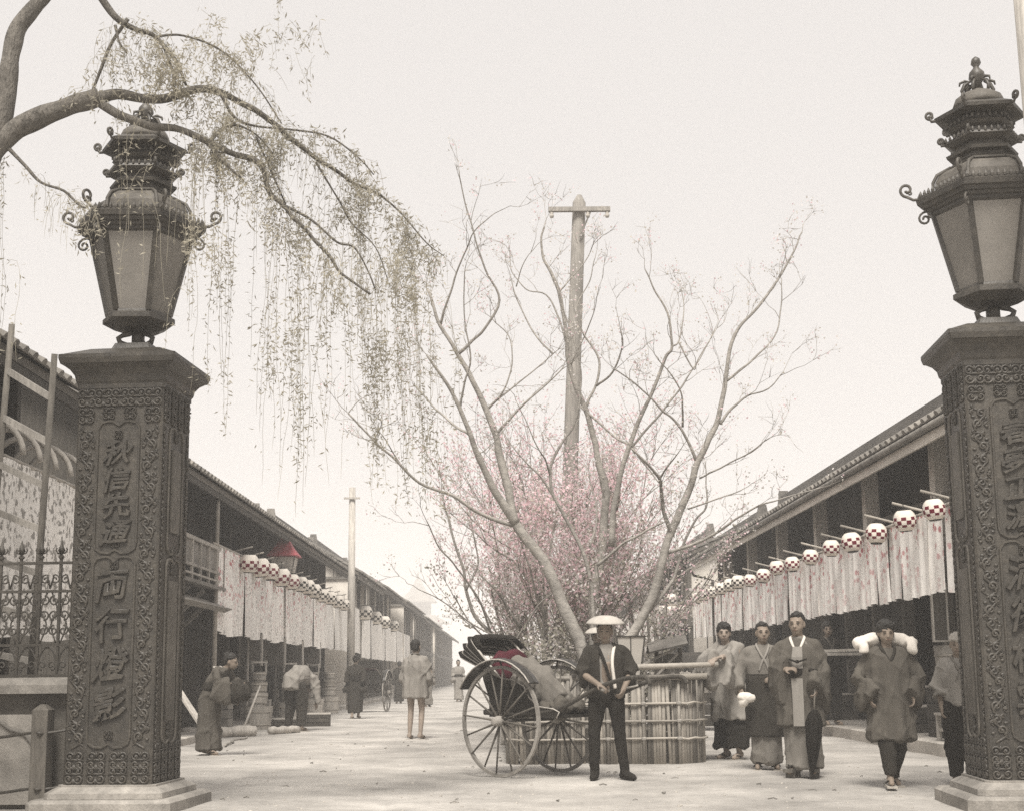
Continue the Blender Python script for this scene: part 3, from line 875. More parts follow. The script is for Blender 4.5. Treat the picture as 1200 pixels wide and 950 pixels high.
def far_house(s, y0, y1, label, ea, eh, rh, wall, fw=False, **k):
    h = house(s, y0, y1, label, af=ea + .75, ea=ea, eh=eh, ra=ea + 3, rh=rh, bay=2.2, wallm=wall, **k)
    del h['_bw']
    if fw:
        mb = MB(); mb.box((s * -.05, -.22, eh / 2 - .1), (1.1, .16, eh - .2)); part('fire_wall', mb, 'plaster', h)
        mb = MB(); mb.box((s * -.05, -.22, eh - .16), (1.2, .3, .09)); part('fire_wall_coping', mb, 'tile', h)
    return h
far_house(-1, 45.2, 54.0, 'timber house with a white plaster end wall next beyond the balcony house', 4.75, 4.45, 6.2, 'wood_grey', fw=True, gable='plaster', pat='bs')
far_house(-1, 55.5, 66.0, 'timber house with wide paper screens, second beyond the balcony house', 4.75, 4.6, 6.4, 'wood_mid', gable='plaster', pat='sb')
far_house(-1, 67.2, 82.0, 'hazy house with plaster ends, third beyond the balcony house', 4.7, 4.65, 6.3, 'wood_grey', fw=True, gable='plaster', pat='bbs')
far_house(-1, 83.5, 104., 'faint long house lost in haze, fourth beyond the balcony house', 4.6, 4.5, 6.2, 'wood_grey', gable='plaster', pat='bs')
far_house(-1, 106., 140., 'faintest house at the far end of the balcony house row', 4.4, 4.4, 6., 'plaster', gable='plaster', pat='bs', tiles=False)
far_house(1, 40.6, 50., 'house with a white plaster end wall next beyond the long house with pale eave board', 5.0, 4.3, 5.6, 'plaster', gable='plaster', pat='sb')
far_house(1, 52, 70., 'hazy house behind the blossom trees, second beyond the pale eave board house', 5.2, 4.5, 6.3, 'wood_mid', gable='plaster', pat='bs')
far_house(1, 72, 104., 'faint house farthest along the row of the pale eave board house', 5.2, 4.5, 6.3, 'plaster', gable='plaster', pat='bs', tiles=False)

def tower():
    c = at(490, 735, 400); c.z = 0
    t = thing('watch_tower', 'faint square tower with a pyramid roof rising in the haze', 'tower', c)
    t.scale = (1.86,) * 3
    mb = MB(); mb.box((0, 0, 4.5), (7.5, 6, 9)); part('base_storey', mb, 'far_wall', t)
    mb = MB(); mb.box((0, 0, 10.6), (4.0, 3.6, 3.2)); w = part('upper_storey', mb, 'far_wall', t)
    for i in range(4):
        mb = MB(); mb.box((-1.35 + i * .9, -1.82, 10.9), (.45, .06, 1.3)); part('window', mb, 'wood_dark', w)
    mb = MB(); mb.rings([[Vector((a * q, b * q * .9, z)) for a, b in ((-1, -1), (1, -1), (1, 1), (-1, 1))] for q, z in ((3.0, 12.0), (2.9, 12.2), (1.3, 13.8), (.15, 16.2))]); rf = part('roof', mb, 'tile', t)
    mb = MB(); mb.lathe([(.12, 16.1), (.2, 16.4), (.05, 17.0)], 8); part('finial', mb, 'tile', rf)
    mb = MB(); mb.rings([[Vector((a * q * 1.25, b * q, z)) for a, b in ((-1, -1), (1, -1), (1, 1), (-1, 1))] for q, z in ((4.0, 8.6), (2.2, 9.9))]); part('skirt_roof', mb, 'tile', t)
tower()

# ------------------------------------------------------------------ footways
mb = MB()
P = [(5.30, .16), (5.32, .175), (7.3, .18)]
mb.rings([[Vector((5.30, y, -.2)), Vector((5.30, y, .155)), Vector((5.33, y, .17)), Vector((7.1, y, .175)), Vector((7.1, y, -.2))] for y in (9., 20., 30., 40., 62.)])
tag(part('footway_right', mb, 'pale_stone', None), 'raised stone footway before the house with the pale eave board', kind='structure')
mb = MB()
mb.rings([[Vector((-4.95, y, -.2)), Vector((-4.95, y, .10)), Vector((-4.98, y, .115)), Vector((-6.4, y, .12)), Vector((-6.4, y, -.2))][::-1] for y in (9., 20., 30., 40., 62.)])
tag(part('footway_left', mb, 'pale_stone', None), 'low stone footway before the balcony house', kind='structure')

# ------------------------------------------------------------------ printed cloth
def cloth_mat(name, pink, ink, flower=False, pinktop=.9, pinkbot=.0, trans=.05, base=.92):
    m = mat(name, g(base, .5), .95, .05, 5, .1, spec=.05, rand=.07, dirt=.10, trans=trans)
    t = m.node_tree; N, K = t.nodes, t.links
    b = N['Principled BSDF']; src = b.inputs['Base Color'].links[0].from_socket
    tc = N.new('ShaderNodeTexCoord'); oi = N.new('ShaderNodeObjectInfo')
    off = N.new('ShaderNodeVectorMath'); off.operation = 'MULTIPLY_ADD'
    cx = N.new('ShaderNodeCombineXYZ'); K.new(oi.outputs['Random'], cx.inputs[1])
    off.inputs[1].default_value = (0, 40, 0); K.new(cx.outputs[0], off.inputs[0]); K.new(tc.outputs['Object'], off.inputs[2])
    sep = N.new('ShaderNodeSeparateXYZ'); K.new(tc.outputs['Object'], sep.inputs[0])
    def math_(op, a, b_=None, v=None):
        n = N.new('ShaderNodeMath'); n.operation = op; n.use_clamp = op == 'MULTIPLY'
        K.new(a, n.inputs[0])
        if b_ is not None: K.new(b_, n.inputs[1])
        elif v is not None: n.inputs[1].default_value = v
        return n.outputs[0]
    def rngm(v, a, b_, c=0., d=1.):
        n = N.new('ShaderNodeMapRange'); n.inputs[1].default_value = a; n.inputs[2].default_value = b_; n.inputs[3].default_value = c; n.inputs[4].default_value = d
        K.new(v, n.inputs[0]); return n.outputs[0]
    cur = src
    def over(col, fac):
        nonlocal cur
        mx = N.new('ShaderNodeMix'); mx.data_type = 'RGBA'
        K.new(fac, mx.inputs[0]); K.new(cur, mx.inputs[6]); mx.inputs[7].default_value = col
        cur = mx.outputs[2]
    if pink:
        vo = N.new('ShaderNodeTexVoronoi'); vo.inputs['Scale'].default_value = 9.; K.new(off.outputs[0], vo.inputs['Vector'])
        no = N.new('ShaderNodeTexNoise'); no.inputs['Scale'].default_value = 2.2; K.new(off.outputs[0], no.inputs['Vector'])
        f = math_('MULTIPLY', rngm(vo.outputs['Distance'], .42, .30), rngm(no.outputs[0], .43, .52))
        f = math_('MULTIPLY', f, rngm(sep.outputs['Z'], -pinktop, -pinkbot))
        f = math_('MULTIPLY', f, v=pink)
        over((.55, .16, .18, 1), f)
    if ink:
        mp = N.new('ShaderNodeMapping'); mp.inputs['Scale'].default_value = (1, 1, .75)
        K.new(off.outputs[0], mp.inputs[0])
        n2 = N.new('ShaderNodeTexNoise'); n2.inputs['Scale'].default_value = 26 if not flower else 17; n2.inputs['Detail'].default_value = 2.5; K.new(mp.outputs[0], n2.inputs['Vector'])
        n3 = N.new('ShaderNodeTexNoise'); n3.inputs['Scale'].default_value = 3.5; n3.inputs['Detail'].default_value = 1
        mp3 = N.new('ShaderNodeMapping'); mp3.inputs['Scale'].default_value = (1, 2.6, .28); K.new(off.outputs[0], mp3.inputs[0]); K.new(mp3.outputs[0], n3.inputs['Vector'])
        f = rngm(n2.outputs[0], .52, .60)
        if not flower: f = math_('MULTIPLY', f, rngm(n3.outputs[0], .44, .52))
        f = math_('MULTIPLY', f, v=ink)
        over(g(.10) + (1,), f)
    K.new(cur, b.inputs['Base Color'])
    for n in N:
        if n.type == 'BSDF_TRANSLUCENT': K.new(cur, n.inputs['Color'])
    return m
cloth_mat('banner_lettered', 1.0, .5, pinktop=1.5, pinkbot=.1)
cloth_mat('banner_plain', .0, .22)
cloth_mat('banner_strip', 1.0, .2, pinktop=1.2, pinkbot=.05)
cloth_mat('banner_floral', 0, .72, True)

def cloth_mesh(name, w, h, fold, nf, m, seed, scal=.0, nx=36, nz=10):
    r = random.Random(seed); vs = []
    ph = [r.uniform(0, 6) for _ in range(4)]
    for j in range(nz + 1):
        v = j / nz
        for i in range(nx + 1):
            u = i / nx
            x = fold * (.25 + .75 * v) * (math.sin(u * nf * 2 * PI + ph[0] + .6 * math.sin(3 * v + ph[1])) + .5 * math.sin(u * nf * 3.3 * PI + ph[2])) 
            z = -h * v + scal * math.sin(u * PI) * -v + .012 * math.sin(u * 9 + ph[3]) * v
            vs.append((x, (u - .5) * w, z))
    fs = [(j * (nx + 1) + i, j * (nx + 1) + i + 1, (j + 1) * (nx + 1) + i + 1, (j + 1) * (nx + 1) + i) for j in range(nz) for i in range(nx)]
    mb = MB(); mb.add(vs, fs)
    return mb.mesh(name, m, True)

def bamboo_pole(p, q, r_, label, group=None, m='bamboo', name='bamboo_pole', cat='pole'):
    p = Vector(p); q = Vector(q); n = max(2, int((q - p).length / .35))
    mb = MB(); pts, rad = [], []
    for i in range(n + 1):
        c = (q - p) * (i / n)
        d = (q - p).normalized() * .012
        rr = r_ * (1 - .15 * i / n)
        if 0 < i < n:
            pts += [c - d, c, c + d]; rad += [rr, rr * 1.14, rr]
        else: pts.append(c); rad.append(rr)
    mb.tube(pts, rad, 8)
    o = part(name, mb, m, None, True); o.location = p
    return tag(o, label, cat, group)

def banners():
    cm = [cloth_mesh('banner', 2.52, 1.5, .035, 5, 'banner_lettered', k, .06) for k in range(4)]
    y = 23.7; i = 0
    while y < 38:
        o = link('cloth_banner', cm[i % 4], None, (-5.0 + .02 * (i % 2), y + 1.21, 3.34)); tag(o, 'white lettered banner of the balcony house, %s counting from its upright corner pole' % ORD[i], 'banner', 'lettered banners of the balcony house')
        y += 2.40; i += 1
    cm2 = [cloth_mesh('banner', 2.0, 1.5, .035, 5, 'banner_plain', 20 + k, .03) for k in range(2)]
    while y < 47:
        o = link('cloth_banner', cm2[i % 2], None, (-5.0 + .02 * (i % 2), y + 1.0, 3.34)); tag(o, 'plain white banner at the far end of the balcony house, %s counting from the balcony' % ORD[i], 'banner', 'plain banners beyond the lettered ones')
        y += 2.05; i += 1
    for q in range(8):
        yy = 49 + q * 3.1
        o = link('cloth_banner', cm2[q % 2], None, (-4.9, yy, 3.1)); tag(o, 'plain white banner before the far plaster-ended houses, %s beyond the balcony house' % ORD[q], 'banner', 'far banners'); o.scale = (1, 1.45, .95)
    bamboo_pole((-5.02, 23.3, 3.36), (-5.02, 47.2, 3.36), .028, 'long bamboo pole from which the lettered banners hang', m='bamboo')
    bamboo_pole((-5.03, 23.62, .05), (-5.03, 23.62, 4.28), .045, 'upright bamboo pole at the corner of the lettered banners')
    fl = [cloth_mesh('banner', 1.9, 1.75, .05, 4, 'banner_floral', 40 + k, .05) for k in range(3)]
    for q in range(3):
        o = link('cloth_banner', fl[q], None, (-5.0 + .02 * (q % 2), 11.2 + q * 1.88, 3.26)); tag(o, 'white flower-printed cloth hung behind the iron railing, %s counting toward the carved pillar' % ORD[q], 'banner', 'flower-printed cloths')
    bamboo_pole((-5.02, 10.1, 3.28), (-5.02, 16.3, 3.28), .03, 'bamboo pole carrying the flower-printed cloths')
    # rolled awning hoops above the flowered cloth
    for q, (yy) in enumerate((13.1, 13.6, 14.1, 14.6, 15.1)):
        mb = MB(); mb.tube([Vector((-.05 - .32 * math.cos(a), .0, .30 * math.sin(a))) for a in [PI * k / 12 for k in range(13)]], .03, 6)
        o = part('cloth_hoop', mb, 'cloth_pale', None, True); o.location = (-5.02, yy, 3.27); o.rotation_euler = (0, 0, R(25)); o.scale = (1, 1, 1.1)
        tag(o, 'pale cloth-wrapped hoop above the flower-printed cloths, %s counting toward the carved pillar' % ORD[q], 'hoop', 'hoops above the flowered cloths')
    # strips opposite
    st = [cloth_mesh('banner', .60, 1.0, .022, 2, 'banner_strip', 60 + k, .0, 14, 8) for k in range(6)]
    y = 12.2; i = 0; r = random.Random(2)
    while y < 36.8:
        gap = -.03 if i % 5 else .05
        o = link('cloth_banner', st[i % 6], None, (5.3 + r.uniform(-.012, .012), y + .30, 2.95)); o.rotation_euler = (0, 0, PI + r.uniform(-.05, .05)); o.scale = (1, 1, r.uniform(.98, 1.03))
        tag(o, 'narrow white cloth strip with pink flowers, %s counting away from the carved pillar' % ORD[i], 'banner', 'flowered strip banners')
        y += .60 + gap; i += 1
    bamboo_pole((5.31, 11.9, 2.97), (5.31, 37.2, 2.97), .028, 'long bamboo pole from which the flowered strips hang')
    bamboo_pole((5.36, 17.75, .17), (5.36, 17.75, 2.96), .035, 'dark upright pole between two flowered strips', m='wood_dark')
    for q in range(7):
        o = link('cloth_banner', cm2[q % 2], None, (4.55, 39.4 + q * 2.1, 3.0)); tag(o, 'plain white banner behind the blossom trees, %s counting away from the flowered strips' % ORD[q], 'banner', 'plain banners behind the trees'); o.scale = (1, 1, 1.05)
    bamboo_pole((4.56, 38.3, 3.02), (4.56, 53.2, 3.02), .03, 'bamboo pole carrying the plain banners behind the trees')
banners()

# ------------------------------------------------------------------ checkered lanterns
def lantern_mat(name, col):
    m = mat(name, g(.85), .8, .06, 6, .05, spec=.1, trans=.2)
    t = m.node_tree; N, K = t.nodes, t.links; b = N['Principled BSDF']; src = b.inputs['Base Color'].links[0].from_socket
    tc = N.new('ShaderNodeTexCoord'); sp = N.new('ShaderNodeSeparateXYZ'); K.new(tc.outputs['Object'], sp.inputs[0])
    def M_(op, a, b_=None, v=0.):
        n = N.new('ShaderNodeMath'); n.operation = op
        K.new(a, n.inputs[0])
        if b_ is not None: K.new(b_, n.inputs[1])
        else: n.inputs[1].default_value = v
        return n.outputs[0]
    an = M_('ARCTAN2', sp.outputs['Y'], sp.outputs['X'])
    u = M_('FLOOR', M_('MULTIPLY', an, v=14 / (2 * PI)))
    w = M_('FLOOR', M_('MULTIPLY', sp.outputs['Z'], v=1 / .062))
    par = M_('ABSOLUTE', M_('MODULO', M_('ADD', u, w), v=2.))
    band = M_('MULTIPLY', M_('GREATER_THAN', sp.outputs['Z'], v=-.10), M_('LESS_THAN', sp.outputs['Z'], v=.05))
    f = M_('MULTIPLY', M_('GREATER_THAN', par, v=.5), band)
    mx = N.new('ShaderNodeMix'); mx.data_type = 'RGBA'
    K.new(f, mx.inputs[0]); K.new(src, mx.inputs[6]); mx.inputs[7].default_value = col + (1,)
    K.new(mx.outputs[2], b.inputs['Base Color'])
    for n in N:
        if n.type == 'BSDF_TRANSLUCENT': K.new(mx.outputs[2], n.inputs['Color'])
lantern_mat('check_red', (.16, .014, .03))
lantern_mat('check_black', g(.03))
def paper_lantern(name='paper_lantern', m='check_red'):
    t = thing(name, 'x', 'lantern')
    mb = MB(); prof = []
    for i in range(21):
        a = -PI / 2 + .52 + (PI - 1.04) * i / 20
        prof.append((.166 * math.cos(a) ** .88 * (1 + (.018 if i % 2 else -.012)), .150 * math.sin(a) / math.cos(.52)))
    mb.lathe(prof, 20); part('paper_shade', mb, m, t, True)
    for z in (-.152, .152):
        mb = MB(); mb.lathe([(.085, z - .012), (.092, z), (.085, z + .012)], 16); part('ring', mb, 'black', t)
    mb = MB(); mb.tube([(0, 0, .16), (.0, 0, .27)], .006, 5); part('cord', mb, 'black', t)
    return t
def lanterns():
    red = paper_lantern(); first = True
    r = random.Random(9)
    def stick(h, a0, a1, z0, z1, y, s, af, y0):
        mb = MB(); mb.tube([(s * (a0 - af), y - y0, z0), (s * (a1 - af), y - y0, z1)], .018, 6); part('lantern_pole', mb, 'bamboo', h, True)
    for i, y in enumerate((15.55, 16.7, 18.0, 19.3, 20.5, 21.9, 23.3, 24.6, 25.9, 27.3)):
        c = red if first else dup(red, (0, 0, 0))
        first = False
        c.location = (5.12, y, 2.91 + r.uniform(-.035, .03)); c.rotation_euler = (r.uniform(-.12, .12), r.uniform(-.12, .12), r.uniform(-.5, .5)); c.scale = (r.uniform(.80, .90),) * 3
        tag(c, 'red checkered paper lantern above the flowered strips, %s counting from the carved pillar' % ORD[i], group='lanterns above the flowered strips')
        stick(HR, 6.3, 4.97, 2.78, 3.13, y, 1, 6.3, 11.6)
    for i, y in enumerate((25.7, 26.9, 28.1, 29.5, 31.0)):
        c = dup(red, (-4.84, y, 3.22 + r.uniform(-.02, .02)), r.uniform(2.9, 3.4)); tag(c, 'red checkered paper lantern before the lettered banners, %s counting from the balcony' % ORD[i], group='red lanterns above the lettered banners')
        c.scale = (r.uniform(1.12, 1.26),) * 3; c.rotation_euler = (r.uniform(-.15, .15), r.uniform(-.15, .15), r.uniform(2.6, 3.7))
        stick(HL, 5.7, 4.78, 3.3, 3.52, y, -1, 5.7, 20.3)
    blk = paper_lantern(m='check_black'); first = True
    for i, y in enumerate((32.2, 33.4, 34.6, 36.2, 37.8, 39.6, 41.2, 47.6, 51.5, 55.5, 60)):
        c = blk if first else dup(blk, (0, 0, 0)); first = False
        c.location = (-4.82, y, 3.22 + r.uniform(-.03, .03)); c.rotation_euler = (0, 0, r.uniform(2.9, 3.4)); c.scale = (r.uniform(1.08, 1.22) if y < 45 else 1.6,) * 3
        tag(c, 'black checkered paper lantern of the balcony row, %s beyond the red-roofed lamp' % ORD[i], group='black lanterns of the balcony house row')
        if y < 43: stick(HL, 5.7, 4.76, 3.3, 3.52, y, -1, 5.7, 20.3)
    for i, y in enumerate((28.7, 29.7, 30.9, 32.3, 33.5, 34.8)):
        c = dup(blk, (5.12, y, 2.95), r.uniform(-.2, .2), 'black checkered paper lantern over the flowered strips, %s beyond the red lanterns' % ORD[i], 'black lanterns above the flowered strips'); c.scale = (.9,) * 3
        stick(HR, 6.3, 4.97, 2.78, 3.13, y, 1, 6.3, 11.6)
    for k, (dx, dz) in enumerate(((0, .34), (-.32, 0), (0, 0), (.32, 0))):
        p = at(788, 716, 39.0) + Vector((dx, 0, dz)); 
        c = dup(blk, p, R(-80), ('topmost black checkered lantern of the stacked cluster', 'lower lantern of the stacked cluster, toward the trees', 'middle lower lantern of the stacked cluster', 'lower lantern of the stacked cluster, toward the flowered strips')[k], 'stacked lantern cluster')
    p = at(788, 716, 39.0)
    t = thing('lantern_rack', 'slender post with crossbars carrying the stacked lantern cluster', 'rack', (p.x, p.y + .2, 0))
    mb = MB(); mb.tube([(0, 0, 0), (0, 0, p.z + .8)], .035, 8); part('post', mb, 'wood_mid', t, True)
    for z in (p.z + .27, p.z + .61):
        mb = MB(); mb.box((0, -.1, z), (.8 if z < p.z + .5 else .2, .25, .03)); part('crossbar', mb, 'wood_mid', t)
lanterns()

# ------------------------------------------------------------------ haze
def haze():
    mb = MB(); mb.box((0, 320, 16), (900, 790, 34.4))
    m = bpy.data.materials.new('haze'); m.use_nodes = True
    N = m.node_tree.nodes; N.remove(N['Principled BSDF'])
    v = N.new('ShaderNodeVolumePrincipled'); v.inputs['Color'].default_value = (1., .985, .97, 1); v.inputs['Density'].default_value = HAZE; v.inputs['Anisotropy'].default_value = 0.
    m.node_tree.links.new(v.outputs[0], N['Material Output'].inputs['Volume'])
    o = link('haze', mb.mesh('haze', m)); tag(o, 'pale even haze that fills the whole street', 'haze', kind='stuff')
HAZE = .0030
haze()
# ------------------------------------------------------------------ planted bed in mid street, bamboo fence
EX0, EX1, EY0, EY1 = .06, 2.40, 15.75, 36.0
def bed():
    mb = MB()
    prof = [(EX0 + .16, -.1), (EX0 + .17, .26), (.5, .36), (1.2, .42), (1.9, .36), (EX1 - .17, .26), (EX1 - .16, -.1)]
    mb.rings([[Vector((x, y, z)) for x, z in prof][::-1] for y in (EY0 + .16, EY0 + .4, 26, EY1)])
    tag(part('planting_bed', mb, 'dark_stone', None), 'earth bed raised within the bamboo fence', kind='structure')
    t = thing('bamboo_fence', 'low split-bamboo fence lashed with rails round the planted bed', 'fence', (EX0, EY0, 0))
    r = random.Random(12)
    kinds = []
    for k in range(6):
        mb = MB(); w = .0205 + .004 * r.random(); n = 4; h = .82 + .05 * r.random()
        mb.rings([[Vector((math.cos(a) * w, -abs(math.sin(a)) * .012 + dx, z)) for a in [PI * q / 4 for q in range(5)]] + [Vector((0, .008 + dx, z))] for z, dx in ((0, 0), (h * .5, r.uniform(-.004, .004)), (h, 0))])
        kinds.append(mb.mesh('bamboo_slat', 'bamboo_old' if k < 3 else 'bamboo', True))
    W_ = EX1 - EX0; RC = .34
    def loop(off, far):
        pts = [Vector((-off, far, 0)), Vector((-off, 3.0, 0)), Vector((-off, RC, 0))]
        pts += [Vector((RC - math.cos(a) * (RC + off), RC - math.sin(a) * (RC + off), 0)) for a in [PI / 2 * q / 6 for q in range(1, 7)]]
        pts += [Vector((W_ - RC + math.sin(a) * (RC + off), RC - math.cos(a) * (RC + off), 0)) for a in [PI / 2 * q / 6 for q in range(0, 7)]]
        return pts + [Vector((W_ + off, 3.0, 0)), Vector((W_ + off, far, 0))]
    def run(pts, lim0, lim1):
        rest = MB(); acc = 0.; k = 0
        for a, b in zip(pts, pts[1:]):
            d = b - a; ln = d.length; d.normalize(); ang = math.atan2(d.y, d.x)
            while acc < ln:
                c = a + d * acc; acc += .036
                if c.y < 5.2:
                    if r.random() > .02:
                        link('bamboo_slat', r.choice(kinds), t, c + Vector((0, 0, -.02)), (r.gauss(0, .010), r.gauss(0, .02), ang), (1, 1, r.uniform(1.17, 1.27)))
                else:
                    rest.box(c + Vector((0, 0, .5)), (.034, .015, 1.0), Matrix.Rotation(ang, 3, 'Z'))
            acc -= ln
        tag(part('bamboo_slats', rest, 'bamboo_old', t), kind='stuff')
    far = EY1 - EY0
    full = loop(0, far)
    run(full, 0, 0)
    for z, rr in ((.29, .013), (.49, .013), (.69, .013), (.985, .03)):
        pts = [p + Vector((0, 0, z + r.gauss(0, .006))) for p in loop(.035 if z < .9 else .012, far)]
        mb = MB(); mb.tube(pts, [rr * r.uniform(.85, 1.15) for _ in pts], 7); part('rail', mb, 'bamboo' if z < .9 else 'bamboo_old', t, True)
    post = MB(); post.tube([(0, 0, -.1), (0, 0, 1.02)], [.02, .018], 7); post = post.mesh('fence_post', 'bamboo_old', True)
    lash = MB(); lash.lathe([(.024, -.02), (.03, -.01), (.03, .01), (.024, .02)], 8); lash = lash.mesh('lashing', 'rope')
    for q in [(RC + (W_ - 2 * RC) * i / 4, -.045) for i in range(5)] + [(W_ + .045, .8 + i * 1.2) for i in range(6)]:
        link('fence_post', post, t, (q[0], q[1], 0))
        for z in (.29, .49, .69): link('lashing', lash, t, (q[0], q[1], z))
    bamboo_pole((EX0 + .75, EY0 - .10, 1.095), (EX1 + .12, EY0 - .12, 1.13), .036, 'thick bamboo pole lying along the top of the bamboo fence')
    # hollow-ended pole just below
    mb = MB(); n = 10
    ring = lambda x, rr: [Vector((x, math.cos(2 * PI * k / n) * rr, math.sin(2 * PI * k / n) * rr)) for k in range(n)]
    mb.rings([ring(-1.0, .034), ring(0, .036), ring(0, .022), ring(-.12, .02)], False)
    o = part('bamboo_pole', mb, 'bamboo', None, True); o.location = (EX1 - .01, EY0 - .10, 1.0); o.rotation_euler = (0, R(-1), R(-4))
    tag(o, 'shorter bamboo pole showing its hollow cut end below the top pole', 'pole')
bed()

# ------------------------------------------------------------------ cherry trees with bare limbs
TW_P, TW_D, TW_M = [], [], []
def limb_tree(label, base_px, D, limbs, seed, bark='bark_cherry', leafy=1.0):
    r = random.Random(seed)
    base = at(base_px[0], base_px[1], D)
    base.z = .34
    t = thing('cherry_tree', label, 'tree', base)
    k = D / F
    P_, D_, M_ = [], [], []
    twigs = MB()
    def puff(p, n, s):
        for _ in range(n):
            P_.append(p + Vector((r.gauss(0, s), r.gauss(0, s), r.gauss(0, s)))); D_.append(Vector((r.gauss(0, 1), r.gauss(0, 1), r.gauss(.2, 1)))); M_.append(r.choice((0, 0, 1, 2)))
    def twig(p, d, ln, lev):
        pts = [p]; n = 5
        for i in range(n):
            d = (d + Vector((r.gauss(0, .22), r.gauss(0, .22), r.gauss(.06, .2)))).normalized()
            pts.append(pts[-1] + d * (ln / n))
        twigs.tube(pts, [.0055 * (1 - .7 * i / n) * (1.05 if lev == 0 else .65) for i in range(n + 1)], 3, cap=False)
        if lev < 2:
            for q in range(2):
                i = r.randint(2, n - 1)
                twig(pts[i], (d + Vector((r.gauss(0, .6), r.gauss(0, .6), r.gauss(.1, .5)))).normalized(), ln * .6, lev + 1)
        if r.random() < .42 * leafy: puff(pts[-1], r.randint(3, 9), .05)
        if r.random() < .2 * leafy: puff(pts[3], r.randint(2, 6), .04)
    for li, (pts, r0, r1) in enumerate(limbs):
        n = len(pts)
        dd = 0 if li == 0 else r.uniform(-.9, .9)
        P = []
        for i, (x, y) in enumerate(pts):
            rise = max(0, (740 - y) / 450.)
            P.append(at(x, y, D + dd * min(1, rise * .0 + i / max(3, n - 1))) - base)
        if li == 0: P = [Vector((0, 0, -.25)), Vector((0, 0, .02))] + P
        B = bezier(P, 5); m = len(B)
        rad = [max(.003, (r0 + (r1 - r0) * (i / (m - 1)) ** .75) * k * .80 * (1 + .10 * noise.noise(B[i] * 4))) for i in range(m)]
        for i in range(2, m - 1):
            B[i] = B[i] + Vector((noise.noise(B[i] * 3.3), noise.noise(B[i] * 3.3 + Vector((5, 5, 5))), noise.noise(B[i] * 3.3 + Vector((9, 1, 5))))) * .018
        mb = MB(); mb.tube(B, rad, 9 if r0 > 4 else 6); part('trunk' if li == 0 else 'limb', mb, bark, t, True)
        # small twigs on the outer part
        for i in range(int(m * .35), m, 3):
            if r.random() < .6:
                d = (B[min(i + 1, m - 1)] - B[i - 1]).normalized()
                twig(B[i], (d + Vector((r.gauss(0, .7), r.gauss(0, .7), r.gauss(.15, .4)))).normalized(), r.uniform(.25, .7), 0)
        twig(B[-1], (B[-1] - B[-3]).normalized(), r.uniform(.3, .6), 0)
    tag(part('twigs', twigs, bark, t), kind='stuff')
    link('crown', leaf_mesh('crown', P_, D_, .034, .022, ['leaf_grey', 'petal_pale', 'petal'], M_, seed), t)
    return t

limb_tree('bare grey cherry tree whose thick trunk leans toward the rickshaw', (697, 857), 17.0, [
    ([(690, 800), (683, 760), (675, 742), (663, 716), (640, 662), (621, 637), (602, 608), (596, 574), (585, 530), (581, 511), (564, 469), (549, 436), (537, 415), (516, 381), (501, 339)], 14, 2.0),
    ([(604, 612), (587, 586), (568, 552), (555, 520), (539, 478), (520, 445), (500, 416)], 7.5, 1.6),
    ([(537, 415), (553, 400), (568, 385), (585, 352), (568, 314), (556, 276), (545, 238), (538, 200)], 2.8, .8),
    ([(516, 381), (526, 347), (537, 314), (548, 290), (556, 272), (580, 250)], 2.2, .7),
    ([(600, 615), (564, 602), (530, 580), (492, 566), (466, 541), (438, 516), (408, 484)], 3.4, 1.2),
    ([(551, 509), (530, 495), (514, 482), (497, 465), (484, 450)], 2.2, 1),
    ([(581, 509), (600, 488), (619, 469), (640, 450), (661, 429)], 2.4, .9),
    ([(568, 482), (583, 468), (602, 453), (625, 435), (648, 415)], 2.2, .8),
    ([(539, 478), (544, 450), (552, 420), (545, 385), (543, 340), (545, 315)], 2.0, .7),
    ([(438, 516), (447, 495), (440, 488)], 1.2, .5), ([(408, 484), (420, 470), (440, 460)], 1.0, .5), ([(470, 545), (455, 520), (440, 500)], 1.2, .5),
    ([(570, 480), (592, 455), (600, 420), (597, 395), (578, 375)], 1.8, .7),
], 21)
limb_tree('bare cherry tree with the straight pale trunk directly before the telegraph pole', (700, 857), 17.8, [
    ([(700, 800), (698, 760), (696, 716), (697, 690), (704, 659), (708, 621), (710, 583), (709, 568), (701, 536), (696, 515), (686, 478), (669, 436), (663, 385), (655, 343), (645, 318), (636, 301), (634, 280), (638, 267)], 11, 1.2),
    ([(686, 478), (697, 455), (703, 427), (693, 405), (682, 389), (676, 360), (690, 330), (698, 300)], 2.4, .7),
    ([(699, 452), (718, 436), (728, 410), (727, 385)], 2.0, .8),
    ([(663, 400), (655, 372), (640, 345), (616, 338), (600, 318), (597, 295)], 1.8, .6), ([(605, 336), (612, 312), (622, 296)], 1.2, .5), ([(648, 415), (626, 390), (606, 350), (598, 322)], 1.8, .7),
    ([(680, 476), (720, 511), (740, 524), (760, 549), (773, 566)], 2.2, 1.),
    ([(655, 343), (672, 322), (690, 300), (697, 285)], 1.4, .5), ([(668, 430), (682, 400), (694, 372), (700, 345)], 1.4, .5),
], 22)
limb_tree('slender dark twisted cherry growing between the straight trunk and the leaning trunk', (694, 857), 17.4, [
    ([(692, 800), (694, 740), (694, 690), (684, 650), (669, 618), (650, 583), (645, 558), (648, 540), (660, 515), (674, 495), (681, 452), (676, 410), (662, 370), (655, 340)], 4.2, 1.0),
    ([(650, 583), (635, 560), (615, 540), (598, 520)], 2, .7), ([(645, 558), (640, 540), (632, 528), (620, 500), (605, 470)], 1.8, .6),
    ([(691, 640), (700, 610), (696, 580), (690, 555)], 2, .6),
], 23, 'bark_dark')
